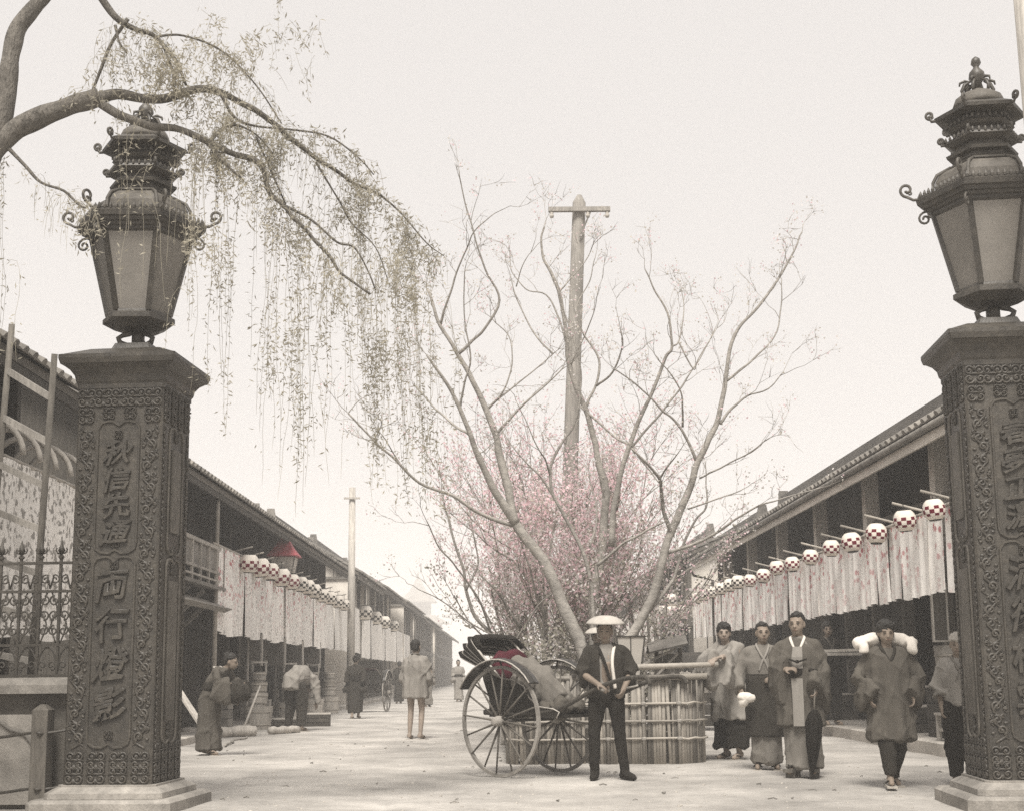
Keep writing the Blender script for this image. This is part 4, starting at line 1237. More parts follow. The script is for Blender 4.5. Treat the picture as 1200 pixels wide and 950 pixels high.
limb_tree('bare cherry tree whose trunk leans out toward the flowered cloth strips', (712, 857), 17.2, [
    ([(720, 800), (730, 765), (739, 745), (764, 700), (778, 647), (786, 624), (805, 580), (816, 545), (828, 520), (840, 496), (848, 460), (850, 440), (856, 408), (868, 380), (888, 360), (916, 320), (930, 295), (940, 272)], 10, 1.0),
    ([(852, 446), (870, 432), (888, 416), (908, 394), (916, 360), (916, 328)], 2.4, .7),
    ([(844, 496), (860, 476), (876, 464), (900, 456), (918, 436)], 2.4, .8),
    ([(816, 540), (808, 520), (800, 504), (788, 490), (776, 480), (756, 460), (738, 445), (720, 432)], 2.6, .9),
    ([(800, 500), (800, 480), (798, 460), (784, 436), (770, 420)], 1.8, .7),
    ([(716, 640), (722, 580), (735, 530), (748, 496), (764, 460), (780, 420), (788, 406), (782, 368), (768, 340), (756, 316)], 5, .9),
    ([(788, 406), (796, 398), (802, 360), (798, 336)], 1.6, .6), ([(795, 400), (812, 432), (818, 420), (840, 385)], 1.4, .6),
    ([(740, 524), (760, 500), (780, 476), (800, 452), (812, 432), (825, 412), (838, 385)], 2.2, .8),
    ([(788, 628), (778, 600), (775, 574), (773, 561), (760, 545), (740, 525)], 4, 1.5), ([(773, 561), (783, 545), (795, 530)], 2, .8),
    ([(700, 662), (718, 648), (735, 634), (757, 622), (777, 612)], 2.5, 1.4),
    ([(783, 647), (815, 637), (840, 624), (861, 608), (890, 592), (912, 585), (962, 571)], 2.8, .8),
    ([(760, 716), (780, 690), (792, 672), (802, 634), (815, 610), (827, 593), (828, 565), (826, 539)], 3.4, .8),
    ([(806, 596), (840, 585), (872, 572)], 1.6, .7), ([(820, 560), (850, 545), (880, 528), (896, 516)], 1.6, .7),
], 24)
limb_tree('thin dark cherry stem rising behind the folded hood of the parked rickshaw', (590, 857), 18.5, [
    ([(588, 800), (582, 755), (576, 743), (558, 723), (546, 691), (544, 669), (534, 640), (527, 612), (520, 590)], 4.5, 1.4),
    ([(576, 743), (560, 700), (535, 665), (515, 640), (500, 610)], 2, .8), ([(610, 735), (595, 715), (588, 700), (570, 680)], 3.2, 1.0),
    ([(546, 691), (560, 660), (556, 630), (550, 600)], 2, .7), ([(600, 757), (630, 710), (655, 690)], 2, .8),
    ([(620, 760), (560, 735), (520, 705), (490, 690)], 1.6, .6),
], 25, 'bark_dark', 1.5)

# ------------------------------------------------------------------ blossoming trees further along the bed
def blossom_tree(x, y, H, spread, label, seed, n_stem=7, leafy=1.0, lean=0.):
    r = random.Random(seed)
    t = thing('blossom_tree', label, 'tree', (x, y, .3), 0, 'blossoming trees in the fenced bed')
    wood = MB(); P_, D_, M_ = [], [], []
    def grow(p, d, ln, rad, lev):
        n = 6; pts = [p]
        for i in range(n):
            d = (d + Vector((r.gauss(0, .12), r.gauss(0, .12), .05 + r.gauss(0, .06)))).normalized()
            pts.append(pts[-1] + d * ln / n)
        wood.tube(pts, [rad * (1 - .6 * i / n) for i in range(n + 1)], 5 if lev < 2 else 3, cap=False)
        if lev < 3:
            for q in range(3 if lev < 2 else 4):
                i = r.randint(1, n)
                e = (d + Vector((r.gauss(0, .42), r.gauss(0, .42), r.gauss(.08, .3)))).normalized()
                grow(pts[i], e, ln * r.uniform(.5, .75), rad * .5, lev + 1)
        if lev >= 1:
            for i in range(1, n + 1):
                for q in range(int((2.6 if lev == 3 else 3.0) * 1.75 * leafy * r.uniform(.4, 1.6))):
                    c = pts[i] + Vector((r.gauss(0, .06), r.gauss(0, .06), r.gauss(0, .06)))
                    h = c.z / H
                    P_.append(c); D_.append(Vector((r.gauss(0, 1), r.gauss(0, 1), r.gauss(.2, .9))))
                    u = h + r.gauss(0, .16) + .25 * noise.noise(c * .9)
                    M_.append(2 if u > .36 and r.random() < .55 else (1 if r.random() < .45 else (3 if u < .42 and r.random() < .75 else 0)))
    for k in range(n_stem):
        a = 2 * PI * k / n_stem + r.uniform(-.3, .3)
        s = spread * r.uniform(.4, 1.0)
        d = Vector((math.cos(a) * s + lean, math.sin(a) * s * .8, 1)).normalized()
        grow(Vector((math.cos(a) * .08, math.sin(a) * .08, -.05)), d, H * r.uniform(.36, .46), .04, 0)
    tr = MB(); tr.lathe([(.16, -.1), (.13, .05), (.10, .2), (.05, .3)], 9)
    part('trunk', tr, 'bark_dark', t, True)
    tag(part('branches', wood, 'bark_dark', t), kind='stuff')
    link('crown', leaf_mesh('crown', P_, D_, .050, .036, ['leaf_grey', 'petal_pale', 'petal', 'leaf_bush'], M_, seed), t)
    return len(P_)
n = 0
n += blossom_tree(.9, 18.9, 5.0, .52, 'pink blossoming bush spreading low behind the bare leaning cherry', 31, 9, 1.1, -.04)
n += blossom_tree(1.9, 20.2, 5.4, .50, 'pink blossoming tree nearer the flowered strips side of the bed', 32, 7, .8, .05)
n += blossom_tree(.55, 21.8, 6.0, .48, 'wide blossoming tree spreading toward the balcony house side of the bed', 33, 9, 1.0, -.06)
n += blossom_tree(1.5, 23.9, 7.0, .46, 'tallest blossoming tree in the middle of the bed beside the telegraph pole', 34, 8, .8)
n += blossom_tree(.8, 27.5, 7.0, .5, 'blossoming tree behind the telegraph pole', 35, 7, .7, -.05)
n += blossom_tree(1.6, 31.5, 7.2, .5, 'last blossoming tree at the far end of the fenced bed', 36, 7, .6)
print('blossom leaves', n)
# low leafy shrubs at the foot of the trees
def shrub(x, y, h, w, label, seed, dens=900):
    r = random.Random(seed)
    t = thing('leafy_shrub', label, 'shrub', (x, y, .3), 0, 'shrubs at the foot of the cherries')
    st = MB(); P_, D_, M_ = [], [], []
    for k in range(26):
        a = r.uniform(0, 2 * PI); q = r.random() ** .6
        e = Vector((math.cos(a) * w * q, math.sin(a) * w * q * .7, h * (1 - .45 * q * q) * r.uniform(.7, 1.05)))
        pts = [Vector((e.x * .12, e.y * .12, -.05)), Vector((e.x * .5, e.y * .5, e.z * .5)) + Vector((r.gauss(0, .05), r.gauss(0, .05), 0)), e]
        st.tube(bezier(pts, 4), [.010, .009, .009, .008, .007, .006, .005, .004, .003], 4, cap=False)
        for i in range(dens // 26):
            u = r.uniform(.25, 1.05)
            c = pts[0].lerp(pts[1], min(1, u * 2)) if u < .5 else pts[1].lerp(e, (u - .5) * 2)
            P_.append(c + Vector((r.gauss(0, .075), r.gauss(0, .075), r.gauss(0, .075)))); D_.append(Vector((r.gauss(0, 1), r.gauss(0, 1), r.gauss(.3, .8)))); M_.append(r.choice((0, 0, 0, 1, 1, 2)))
    part('stems', st, 'bark_dark', t)
    link('foliage', leaf_mesh('foliage', P_, D_, .06, .034, ['leaf_bush', 'leaf_grey', 'petal_pale'], M_, seed), t)
shrub(.42, 17.3, 1.35, .55, 'leafy shrub behind the rickshaw cushion inside the fence', 41, 1500)
shrub(.95, 18.2, 1.9, .65, 'tallest leafy shrub at the foot of the leaning trunk', 42, 1900)
shrub(1.35, 16.9, .9, .5, 'low leafy shrub behind the man in the pale hat', 43, 900)
shrub(2.0, 19.0, 1.5, .55, 'leafy shrub beside the paper-sided standing lantern', 44, 1300)
shrub(.25, 20.0, 1.7, .6, 'leafy shrub at the far side of the bed toward the balcony house', 45, 1500)

# ------------------------------------------------------------------ telegraph poles
def telegraph():
    p0, p1 = at(668, 560, 24.5), at(679, 229, 24.5)
    d = (p1 - p0).normalized(); b = p0 - d * ((p0.z - .2) / d.z)
    t = thing('telegraph_pole', 'tall squared telegraph pole with one crossarm rising among the blossom trees', 'telegraph pole', b)
    q = p1 - b
    mb = MB(); mb.tube([(0, 0, -.3), q * .5, q * .985, q], [.155, .14, .125, .045], 10); part('shaft', mb, 'wood_weathered', t, True)
    c = q * ((at(679, 249, 24.5).z - b.z) / q.z)
    mb = MB(); mb.box(c + Vector((0, -.16, 0)), (1.18, .09, .085)); a = part('crossarm', mb, 'wood_weathered', t)
    ins = MB(); ins.lathe([(.012, -.13), (.035, -.12), (.045, -.07), (.025, -.05), (.04, -.03), (.02, 0)], 9); ins = ins.mesh('insulator', 'pale_stone', True)
    for x in (-.53, .16, .53): link('insulator', ins, a, c + Vector((x, -.16, -.04)))
    mb = MB(); mb.bar(c + Vector((0, -.17, -.55)), c + Vector((.22, -.17, -.03)), .03, .03); part('brace', mb, 'wood_grey', t)
    p0, p1 = at(411, 770, 41.5), at(413, 571, 41.5)
    b = Vector((p0.x, p0.y, .0))
    t = thing('telegraph_pole', 'thin bare pole standing at the end of the lettered banners', 'telegraph pole', b)
    mb = MB(); mb.tube([(0, 0, -.2), Vector((p1.x - b.x, 0, p1.z))], [.13, .10], 9); part('shaft', mb, 'wood_pale', t, True)
    mb = MB(); mb.box((p1.x - b.x, -.12, p1.z - .35), (.5, .05, .06)); part('crossarm', mb, 'wood_pale', t)
    p = at(1196, 120, 10.0); p2 = at(1200, 300, 10.0)
    t = thing('telegraph_pole', 'pale pole passing close beside the crown-topped gas lantern', 'telegraph pole', (p.x + .0, 9.75, 0))
    mb = MB(); mb.tube([(0.1, 0, -.2), (0, 0, 6.6)], [.13, .10], 10); part('shaft', mb, 'wood_pale', t, True)
telegraph()
# ------------------------------------------------------------------ people
def fuse(mb, voxel, smooth=4, decim=1.0, disp=None, mats='skin', name='body'):
    """merge overlapping closed volumes into one continuous skin"""
    me = mb.mesh(name, mats)
    o = bpy.data.objects.new('tmp', me); COL.objects.link(o)
    m = o.modifiers.new('r', 'REMESH'); m.mode = 'VOXEL'; m.voxel_size = voxel
    if smooth:
        m = o.modifiers.new('s', 'SMOOTH'); m.factor = .5; m.iterations = smooth
    if decim < 1:
        m = o.modifiers.new('d', 'DECIMATE'); m.ratio = decim
    dg = bpy.context.evaluated_depsgraph_get()
    out = bpy.data.meshes.new_from_object(o.evaluated_get(dg))
    bpy.data.objects.remove(o); bpy.data.meshes.remove(me)
    if disp:
        n = len(out.vertices)
        co = np.empty(n * 3); out.vertices.foreach_get('co', co); co = co.reshape(-1, 3)
        no = np.empty(n * 3); out.vertices.foreach_get('normal', no); no = no.reshape(-1, 3)
        co = co + no * disp(co)[:, None]
        out.vertices.foreach_set('co', co.ravel())
    out.materials.clear(); out.materials.append(MAT[mats]); out.name = name
    out.polygons.foreach_set('use_smooth', [True] * len(out.polygons)); out.update()
    return out
def folds(amp, seed, hem=None, span=1.):
    def f(c):
        x, y, z = c[:, 0], c[:, 1], c[:, 2]; p = seed * 1.7
        a = .85 * np.sin(27 * x + 20 * y + 1.1 * np.sin(2.3 * z + p) + p) + .4 * np.sin(46 * x - 37 * y + 1.5 * np.sin(3.1 * z + 2 * p))
        cr = 1 - np.abs(np.sin(7 * x + 9 * z + 5 * y + p + 1.3 * np.sin(4 * x + 3 * z + p))); a = a + 1.1 * cr ** 5
        cr = 1 - np.abs(np.sin(-9 * x + 8 * z + 3 * y + 2 * p + 1.1 * np.sin(5 * y + 4 * z))); a = a + .9 * cr ** 6
        w = amp * np.ones_like(z)
        if hem is not None: w = amp * (.45 + 1.2 * np.clip((hem + span - z) / span, 0, 1))
        return a * w * 1.6
    return f
def ring(c, rx, ry, n=20, e=2.0, ax=(1, 0, 0), ay=(0, 1, 0)):
    c = Vector(c); ax = Vector(ax); ay = Vector(ay); o = []
    for k in range(n):
        a = 2 * PI * k / n; ca, sa = math.cos(a), math.sin(a)
        o.append(c + ax * (math.copysign(abs(ca) ** (2 / e), ca) * rx) + ay * (math.copysign(abs(sa) ** (2 / e), sa) * ry))
    return o
def sheath(mb, lv, e=2.3):
    """stack of horizontal rings (cx, cy, z, rx, ry)"""
    mb.rings([ring((a, b, z), rx, ry, 20, e) for a, b, z, rx, ry in lv])
def sleeve(mb, sh, el, wr, r0=.085, r1=.10, drop=.10, end=1.0, blunt=True):
    sh, el, wr = Vector(sh), Vector(el), Vector(wr)
    path = [sh, sh.lerp(el, .5), el, el.lerp(wr, .5 * end), el.lerp(wr, end)]
    dr = [0, drop * .35, drop * .8, drop, drop]
    rr = [r0 * .86, r0 * .92, (r0 + r1) / 2 * .95, r1 * .95, r1]
    rs = []
    for i, p in enumerate(path):
        d = (path[min(i + 1, 4)] - path[max(i - 1, 0)]).normalized()
        u = d.cross(Vector((0, 0, 1)))
        u = u.normalized() if u.length > .2 else Vector((1, 0, 0))
        v = u.cross(d)
        rs.append(ring(p - Vector((0, 0, dr[i] * .5)), rr[i] * .72, rr[i] + dr[i] * .5, 14, 2.2, u, v))
    mb.rings(rs)
    mb.ell(sh, (r0 * .82, r0 * .8, r0 * .78), 10, 7)
    mb.tube([sh, sh * .45 + Vector((0, sh.y * .55, (sh.z + .055) * .55))], [r0 * .78, r0 * .72], 12)

EYE = MB(); EYE.ell((0, 0, 0), (.0155, .0055, .0038), 8, 5); EYE = EYE.mesh('eye', 'black', True)
BROW = MB(); BROW.ell((0, 0, 0), (.017, .0045, .0024), 8, 4); BROW = BROW.mesh('eyebrow', 'hair', True)
MOUTH = MB(); MOUTH.ell((0, 0, 0), (.021, .006, .003), 8, 4)
mat('lip', (.17, .09, .07), .6, .1, 10, 0); MOUTH = MOUTH.mesh('mouth', 'lip', True)

def hand_into(mb, w, d, nrm, curl=.7, side=1):
    """palm and five bent fingers; d along the hand, nrm out of the palm"""
    w = Vector(w); d = Vector(d).normalized(); nrm = Vector(nrm); nrm = (nrm - d * nrm.dot(d)).normalized(); x = d.cross(nrm)
    M3 = Matrix((x, d, nrm)).transposed()
    mb.ell(w + d * .048, (.040, .052, .018), 10, 7, M3)
    mb.tube([w - d * .03, w + d * .03], [.026, .03], 8)
    for i, (ox, l) in enumerate(((-.030, .062), (-.010, .074), (.010, .070), (.029, .056))):
        p = w + d * .088 + x * ox; dd = d.copy(); pts = [w + d * .06 + x * ox * .9, p]
        for s_, f in enumerate((.45, .32, .25)):
            a = curl * (.5 + .45 * s_) + .08 * i
            dd = (d * math.cos(a * (1.0)) + nrm * math.sin(a)).normalized() if s_ == 0 else (Matrix.Rotation(curl * .8, 3, x) @ dd)
            pts.append(pts[-1] + dd * l * f)
        mb.tube(pts, [.0105, .0100, .0095, .0088, .007], 6)
    b = w + d * .025 + x * (-.036 * side)
    t1 = (d * .55 - x * side * .75 + nrm * .35).normalized(); t2 = (d * .85 - x * side * .1 + nrm * .5).normalized()
    mb.tube([w + d * .015 - x * side * .02, b, b + t1 * .034, b + t1 * .034 + t2 * .03], [.014, .0135, .0115, .009], 6)

def head_into(mb, c, Rm):
    def P(x, y, z): return Vector(c) + Rm @ Vector((x, y, z))
    mb.ell(P(0, .014, .022), (.075, .092, .092), 16, 10, Rm)
    mb.ell(P(0, -.018, -.030), (.064, .068, .084), 14, 9, Rm)
    mb.ell(P(0, -.046, -.088), (.034, .030, .024), 10, 6, Rm)
    mb.ell(P(0, -.088, -.016), (.010, .016, .026), 8, 6, Rm)
    mb.ell(P(0, -.096, -.033), (.0165, .014, .011), 8, 6, Rm)
    mb.ell(P(0, -.079, -.064), (.026, .012, .011), 8, 6, Rm)
    for s in (-1, 1):
        mb.ell(P(s * .028, -.073, .018), (.026, .014, .009), 8, 6, Rm)
        mb.ell(P(s * .036, -.052, -.040), (.020, .020, .022), 8, 6, Rm)
        mb.ell(P(s * .074, .012, -.012), (.011, .020, .032), 8, 6, Rm)
def eul(yaw, pitch=0., roll=0.):
    return Matrix.Rotation(R(yaw), 3, 'Z') @ Matrix.Rotation(R(pitch), 3, 'X') @ Matrix.Rotation(R(roll), 3, 'Y')

def stand(dx=0., **k):
    """joints of a 1.6 m figure facing -Y"""
    J = dict(pel=(0, 0, .86), chest=(0, .0, 1.16), neck=(0, .005, 1.34), head=(0, -.015, 1.485), hr=eul(0),
             shL=(-.150, 0, 1.268), elL=(-.215, .03, 1.05), wrL=(-.205, -.05, .83), hdL=(0, -.2, -1), hnL=(1, 0, 0),
             shR=(.150, 0, 1.268), elR=(.215, .03, 1.05), wrR=(.205, -.05, .83), hdR=(0, -.2, -1), hnR=(-1, 0, 0),
             hipL=(-.085, 0, .84), knL=(-.09, -.02, .46), anL=(-.095, .02, .085), toL=(-.12, -1, 0),
             hipR=(.085, 0, .84), knR=(.09, -.02, .46), anR=(.095, .02, .085), toR=(.12, -1, 0), cu=.7)
    J.update(k); return J

def person(label, loc, rz, h, J, garments, hair='short', skin='skin', shoes='zori', collar='cloth_white', seed=1, vox=.0085, extra=None, group=None, hairmat='hair'):
    t = thing('person', label, 'person', loc, rz, group)
    s = h / 1.6; t.scale = (s, s, s)
    V = {k: (Vector(v) if isinstance(v, tuple) else v) for k, v in J.items()}
    mb = MB()
    pel, ch, nk = V['pel'], V['chest'], V['neck']
    mb.ell(pel, (.145, .10, .13), 14, 9); mb.tube([pel, pel.lerp(ch, .5), ch], [.115, .118, .125], 14)
    mb.ell(ch, (.155, .105, .17), 14, 9); mb.tube([ch + Vector((0, 0, .08)), nk, V['head']], [.075, .052, .050], 12)
    mb.tube([V['shL'], ch.lerp((V['shL'] + V['shR']) / 2, 1.0), V['shR']], [.045, .055, .045], 10)
    for q in 'LR':
        sh, el, wr = V['sh' + q], V['el' + q], V['wr' + q]
        mb.tube([sh, sh.lerp(el, .5), el, el.lerp(wr, .35), wr], [.046, .043, .037, .037, .027], 10); mb.ell(sh, .046, 10, 7)
        hand_into(mb, wr, V['hd' + q], V['hn' + q], V['cu'], 1 if q == 'L' else -1)
        hp, kn, an, to = V['hip' + q], V['kn' + q], V['an' + q], V['to' + q].normalized()
        mb.tube([hp, hp.lerp(kn, .5), kn, kn.lerp(an, .35), an], [.080, .066, .048, .048, .033], 12)
        mb.tube([an + Vector((0, 0, -.02)) - to * .05, an - Vector((0, 0, .045)) + to * .06, an - Vector((0, 0, .06)) + to * .15], [.038, .036, .020], 8)
    head_into(mb, V['head'], V['hr'])
    body = link('body', fuse(mb, vox, 5, .5, None, skin, 'body'), t)
    hc, hr = V['head'], V['hr']
    e = hr.to_euler()
    for sx in (-1, 1):
        link('eye', EYE, body, hc + hr @ Vector((sx * .029, -.080, -.001)), e)
        link('eyebrow', BROW, body, hc + hr @ Vector((sx * .030, -.083, .022)), e)
    link('mouth', MOUTH, body, hc + hr @ Vector((0, -.091, -.064)), e)
    if hair:
        mb = MB()
        def HP(x, y, z): return hc + hr @ Vector((x, y, z))
        if hair == 'short':
            mb.ell(HP(0, .026, .040), (.080, .092, .088), 16, 10, hr); mb.ell(HP(0, .045, .0), (.077, .070, .080), 14, 9, hr); mb.ell(HP(0, -.03, .083), (.052, .045, .030), 12, 8, hr)
        elif hair == 'mop':
            mb.ell(HP(0, .024, .042), (.090, .100, .092), 16, 10, hr); mb.ell(HP(0, .045, -.01), (.086, .076, .095), 14, 9, hr); mb.ell(HP(.02, -.045, .075), (.062, .045, .036), 12, 8, hr)
        elif hair == 'bun':
            mb.ell(HP(0, .026, .045), (.086, .094, .085), 16, 10, hr); mb.ell(HP(0, .06, .02), (.080, .060, .075), 14, 9, hr); mb.ell(HP(0, .09, .09), (.045, .05, .04), 12, 8, hr)
        elif hair == 'cap':
            mb.ell(HP(0, .012, .060), (.083, .098, .075), 16, 10, hr); mb.ell(HP(0, -.055, .055), (.055, .045, .012), 12, 6, hr)
        ns = lambda c: .004 * np.sin(90 * c[:, 0] + 60 * c[:, 1] + 5 * np.sin(50 * c[:, 2]))
        link('hair' if hair != 'cap' else 'head_cloth', fuse(mb, .007, 3, .6, ns, hairmat, 'hair'), t)
    for gname, gm, fn, amp, hem in garments:
        mb = MB(); fn(mb, V)
        link(gname, fuse(mb, .013, 5, .7, folds(amp, seed + len(gname), hem), gm, gname), t)
    if collar:
        for sx in (-1, 1):
            mb = MB(); c = ch; z0 = ch.z
            pts = [(sx * -.055, c.y - .128, z0 - .10), (sx * -.02, c.y - .138, z0), (sx * .03, c.y - .122, z0 + .09), (sx * .062, c.y - .075, z0 + .165), (sx * .066, c.y - .01, nk.z + .015), (sx * .04, c.y + .055, nk.z + .03), (0, c.y + .066, nk.z + .035)]
            mb.tube(bezier([Vector(p) + Vector((nk.x * .7 + c.x * .3, 0, 0)) for p in pts], 4), .015, 6, flat=.8)
            link('collar', mb.mesh('collar', collar, True), t)
    for q in 'LR':
        an, to = V['an' + q], V['to' + q].normalized(); sd = to.cross(Vector((0, 0, 1)))
        if shoes in ('zori', 'geta'):
            hh = .012 if shoes == 'zori' else .02; base = an.z - .085
            M3 = Matrix((sd, to, Vector((0, 0, 1)))).transposed()
            mb = MB(); mb.box(Vector((an.x, an.y, base + (.0 if shoes == 'zori' else .045) - .004)) + to * .05, (.095, .25, hh * 1.6), M3)
            if shoes == 'geta':
                for f in (-.02, .11): mb.box(Vector((an.x, an.y, base + .008)) + to * f, (.09, .025, .065), M3)
            sh = link('sandal', mb.mesh('sandal', 'wood_mid' if shoes == 'geta' else 'straw'), t)
            mb = MB(); b = Vector((an.x, an.y, base + .03 + (.045 if shoes == 'geta' else 0)))
            for sx in (-1, 1): mb.tube([b + to * .13, b + to * .09 + sd * sx * .028 + Vector((0, 0, .022)), b + to * .02 + sd * sx * .045], .008, 5)
            link('strap', mb.mesh('strap', 'cloth_dark', True), sh)
        elif shoes == 'tabi':
            mb = MB(); mb.tube([an + Vector((0, 0, .07)), an, an - Vector((0, 0, .03)) - to * .02], [.048, .050, .045], 10)
            mb.tube([an - Vector((0, 0, .045)) - to * .06, an - Vector((0, 0, .04)) + to * .04, an - Vector((0, 0, .055)) + to * .14, an - Vector((0, 0, .062)) + to * .185], [.036, .046, .036, .02], 10)
            link('shoe', fuse(mb, .009, 3, .7, None, extra.get('shoe', 'cloth_dark') if extra else 'cloth_dark', 'shoe'), t)
    return t

# garment cutters: each fills mb with closed volumes round the joints V
def G_robe(hem=.08, flare=.02, sl=True, drop=.16, r1=.12, end=1.0, wide=0., ytop=0.):
    def f(mb, V):
        pe, c, n = V['pel'], V['chest'], V['neck']; w = wide
        sheath(mb, [(pe.x * 1.0 + (V['anL'].x + V['anR'].x) / 2 * .6, (V['anL'].y + V['anR'].y) / 2 - .015, hem, .165 + flare + w, .135 + flare * .6 + w), (pe.x, -.005 + pe.y, .45, .170 + w, .140 + w), (pe.x, pe.y, pe.z - .05, .180 + w, .140 + w), (pe.x * .6 + c.x * .4, pe.y * .6 + c.y * .4, pe.z + .10, .165 + w, .132 + w), (c.x, c.y, c.z, .190 + w, .140 + w), (c.x * .5 + n.x * .5, c.y * .5 + n.y * .5, c.z + .10, .152 + w, .115 + w * .6), (n.x, n.y, n.z - .005, .082, .070), (n.x, n.y, n.z + .02, .070, .062)])
        if sl:
            for q in 'LR': sleeve(mb, V['sh' + q], V['el' + q], V['wr' + q], .088 + w * .5, r1, drop, end)
    return f
def G_coat(hem=.55, w=.022, drop=.20, r1=.135, end=.92, flare=.03):
    def f(mb, V):
        pe, c, n = V['pel'], V['chest'], V['neck']
        sheath(mb, [(pe.x, pe.y, hem, .205 + flare, .165 + flare), (pe.x, pe.y, pe.z, .200 + w, .155 + w), (c.x, c.y, c.z, .195 + w, .140 + w), (c.x * .5 + n.x * .5, c.y * .5 + n.y * .5, c.z + .10, .152 + w, .118 + w), (n.x, n.y + .01, n.z, .086, .074)])
        for q in 'LR': sleeve(mb, V['sh' + q], V['el' + q], V['wr' + q], .086, r1 * .9, drop, end)
    return f
def G_jacket(hem=.80, end=.0, w=.0, drop=.03, r1=.075, sl=True):
    def f(mb, V):
        pe, c, n = V['pel'], V['chest'], V['neck']
        sheath(mb, [(pe.x, pe.y, hem, .178 + w, .135 + w), (pe.x * .5 + c.x * .5, pe.y * .5 + c.y * .5, (pe.z + c.z) / 2, .160 + w, .125 + w), (c.x, c.y, c.z, .182 + w, .130 + w), (c.x * .5 + n.x * .5, c.y * .5 + n.y * .5, c.z + .10, .150 + w, .110 + w), (n.x, n.y, n.z + .01, .076, .066)])
        if sl:
            for q in 'LR': sleeve(mb, V['sh' + q], V['el' + q], V['wr' + q], .080, r1, drop, end)
    return f
def G_trousers(w=0., low=.10):
    def f(mb, V):
        mb.ell(V['pel'] - Vector((0, 0, .01)), (.165 + w, .125 + w, .13), 16, 9)
        for q in 'LR':
            hp, kn, an = V['hip' + q], V['kn' + q], V['an' + q]
            mb.tube([hp, hp.lerp(kn, .5), kn, kn.lerp(an, .35), kn.lerp(an, 1 - low)], [.100 + w, .088 + w, .068 + w, .068 + w * .8, .050 + w * .6], 14)
    return f
def G_skirt(z0, z1, r0, r1, cy=0.):
    def f(mb, V):
        pe = V['pel']; a = (V['anL'] + V['anR']) / 2
        sheath(mb, [(a.x * .7 + pe.x * .3, a.y * .5 + cy, z0, r1, r1 * .82), ((a.x + pe.x) / 2, pe.y + cy, (z0 + z1) / 2, (r0 + r1) / 2 * 1.02, (r0 + r1) / 2 * .82), (pe.x, pe.y + cy, z1, r0, r0 * .78)])
    return f
def G_band(z0, z1, rx, ry):
    def f(mb, V):
        pe, c = V['pel'], V['chest']
        def cc(z):
            k = (z - pe.z) / max(.01, c.z - pe.z); return pe.lerp(c, k)
        sheath(mb, [(cc(z0).x, cc(z0).y, z0, rx, ry), (cc(z1).x, cc(z1).y, z1, rx, ry)])
    return f

def gnd(px, Y, z=None):
    x = at(px, 780, Y).x
    return Vector((x, Y, gz(x, Y) if z is None else z))

# -- the rickshaw puller
PUL = Vector((at(712, 860, 13.38).x, 13.38, 0)); PUL.z = gz(PUL.x, PUL.y)
tp = person('rickshaw puller in a dark jacket, tight trousers and white bowl hat holding the shaft', PUL, R(-4), 1.57,
       stand(head=(-.005, -.02, 1.475), hr=eul(-3, 4), elL=(-.255, .0, 1.06), wrL=(-.085, -.225, .945), hdL=(.75, -.45, -.35), hnL=(-.2, .3, -1), elR=(.25, .03, 1.06), wrR=(.17, -.16, .90), hdR=(-.3, -.6, -.7), hnR=(-1, .2, 0),
             hipL=(-.09, 0, .84), knL=(-.125, -.03, .46), anL=(-.135, .02, .085), toL=(-.15, -1, 0), hipR=(.09, 0, .84), knR=(.125, -.03, .46), anR=(.165, .01, .085), toR=(.65, -1, 0), cu=1.0),
       [('trousers', 'cloth_dark', G_trousers(-.008, .0), .004, None), ('shirt', 'cloth_light', G_jacket(.87, .0, -.014, sl=False), .004, None)], 'short', 'skin', 'tabi', None, 3)
def open_jacket(t, hem=.80):
    """jacket open down the chest, built as a shell with a gap"""
    mb = MB(); n = 26; lv = [(hem, .192, .150), (.95, .172, .138), (1.08, .184, .140), (1.18, .196, .146), (1.27, .184, .132), (1.325, .125, .098), (1.365, .082, .074)]
    for side in (0,):
        rs = []
        for z, rx, ry in lv:
            gap = .36 if z < 1.3 else .75
            r_ = []
            for k in range(n + 1):
                a = -PI / 2 + gap + (2 * PI - 2 * gap) * k / n
                w = 1 + .03 * math.sin(7 * a + z * 9)
                r_.append(Vector((math.cos(a) * rx * w, math.sin(a) * ry * w + .002, z)))
            rs.append(r_)
        mb.rings(rs, False, 0, False)
    o = part('jacket', mb, 'cloth_charcoal', t, True)
    m = o.modifiers.new('thick', 'SOLIDIFY'); m.thickness = .012
    m = o.modifiers.new('sub', 'SUBSURF'); m.levels = 1; m.render_levels = 1
    return o
jk = open_jacket(tp)
for sh, el, wr in (((-.15, 0, 1.268), (-.255, .0, 1.06), (-.085, -.225, .945)), ((.15, 0, 1.268), (.25, .03, 1.06), (.17, -.16, .90))):
    mb = MB(); sleeve(mb, sh, el, wr, .088, .088, .05, .25)
    link('sleeve', fuse(mb, .013, 4, .7, folds(.005, 4), 'cloth_charcoal', 'sleeve'), jk)
mb = MB(); mb.tube(bezier([(-.10, .0, 1.35), (-.06, -.10, 1.28), (-.012, -.155, 1.15), (.035, -.158, .98), (.05, -.15, .86)], 5), .017, 6, flat=.6); part('lapel', mb, 'cloth_dark', jk, True)
mb = MB(); mb.tube(bezier([(.10, .0, 1.35), (.075, -.10, 1.28), (.06, -.155, 1.15), (.075, -.158, .98), (.085, -.15, .90)], 5), .018, 6, flat=.6); part('towel', mb, 'cloth_white', tp, True)
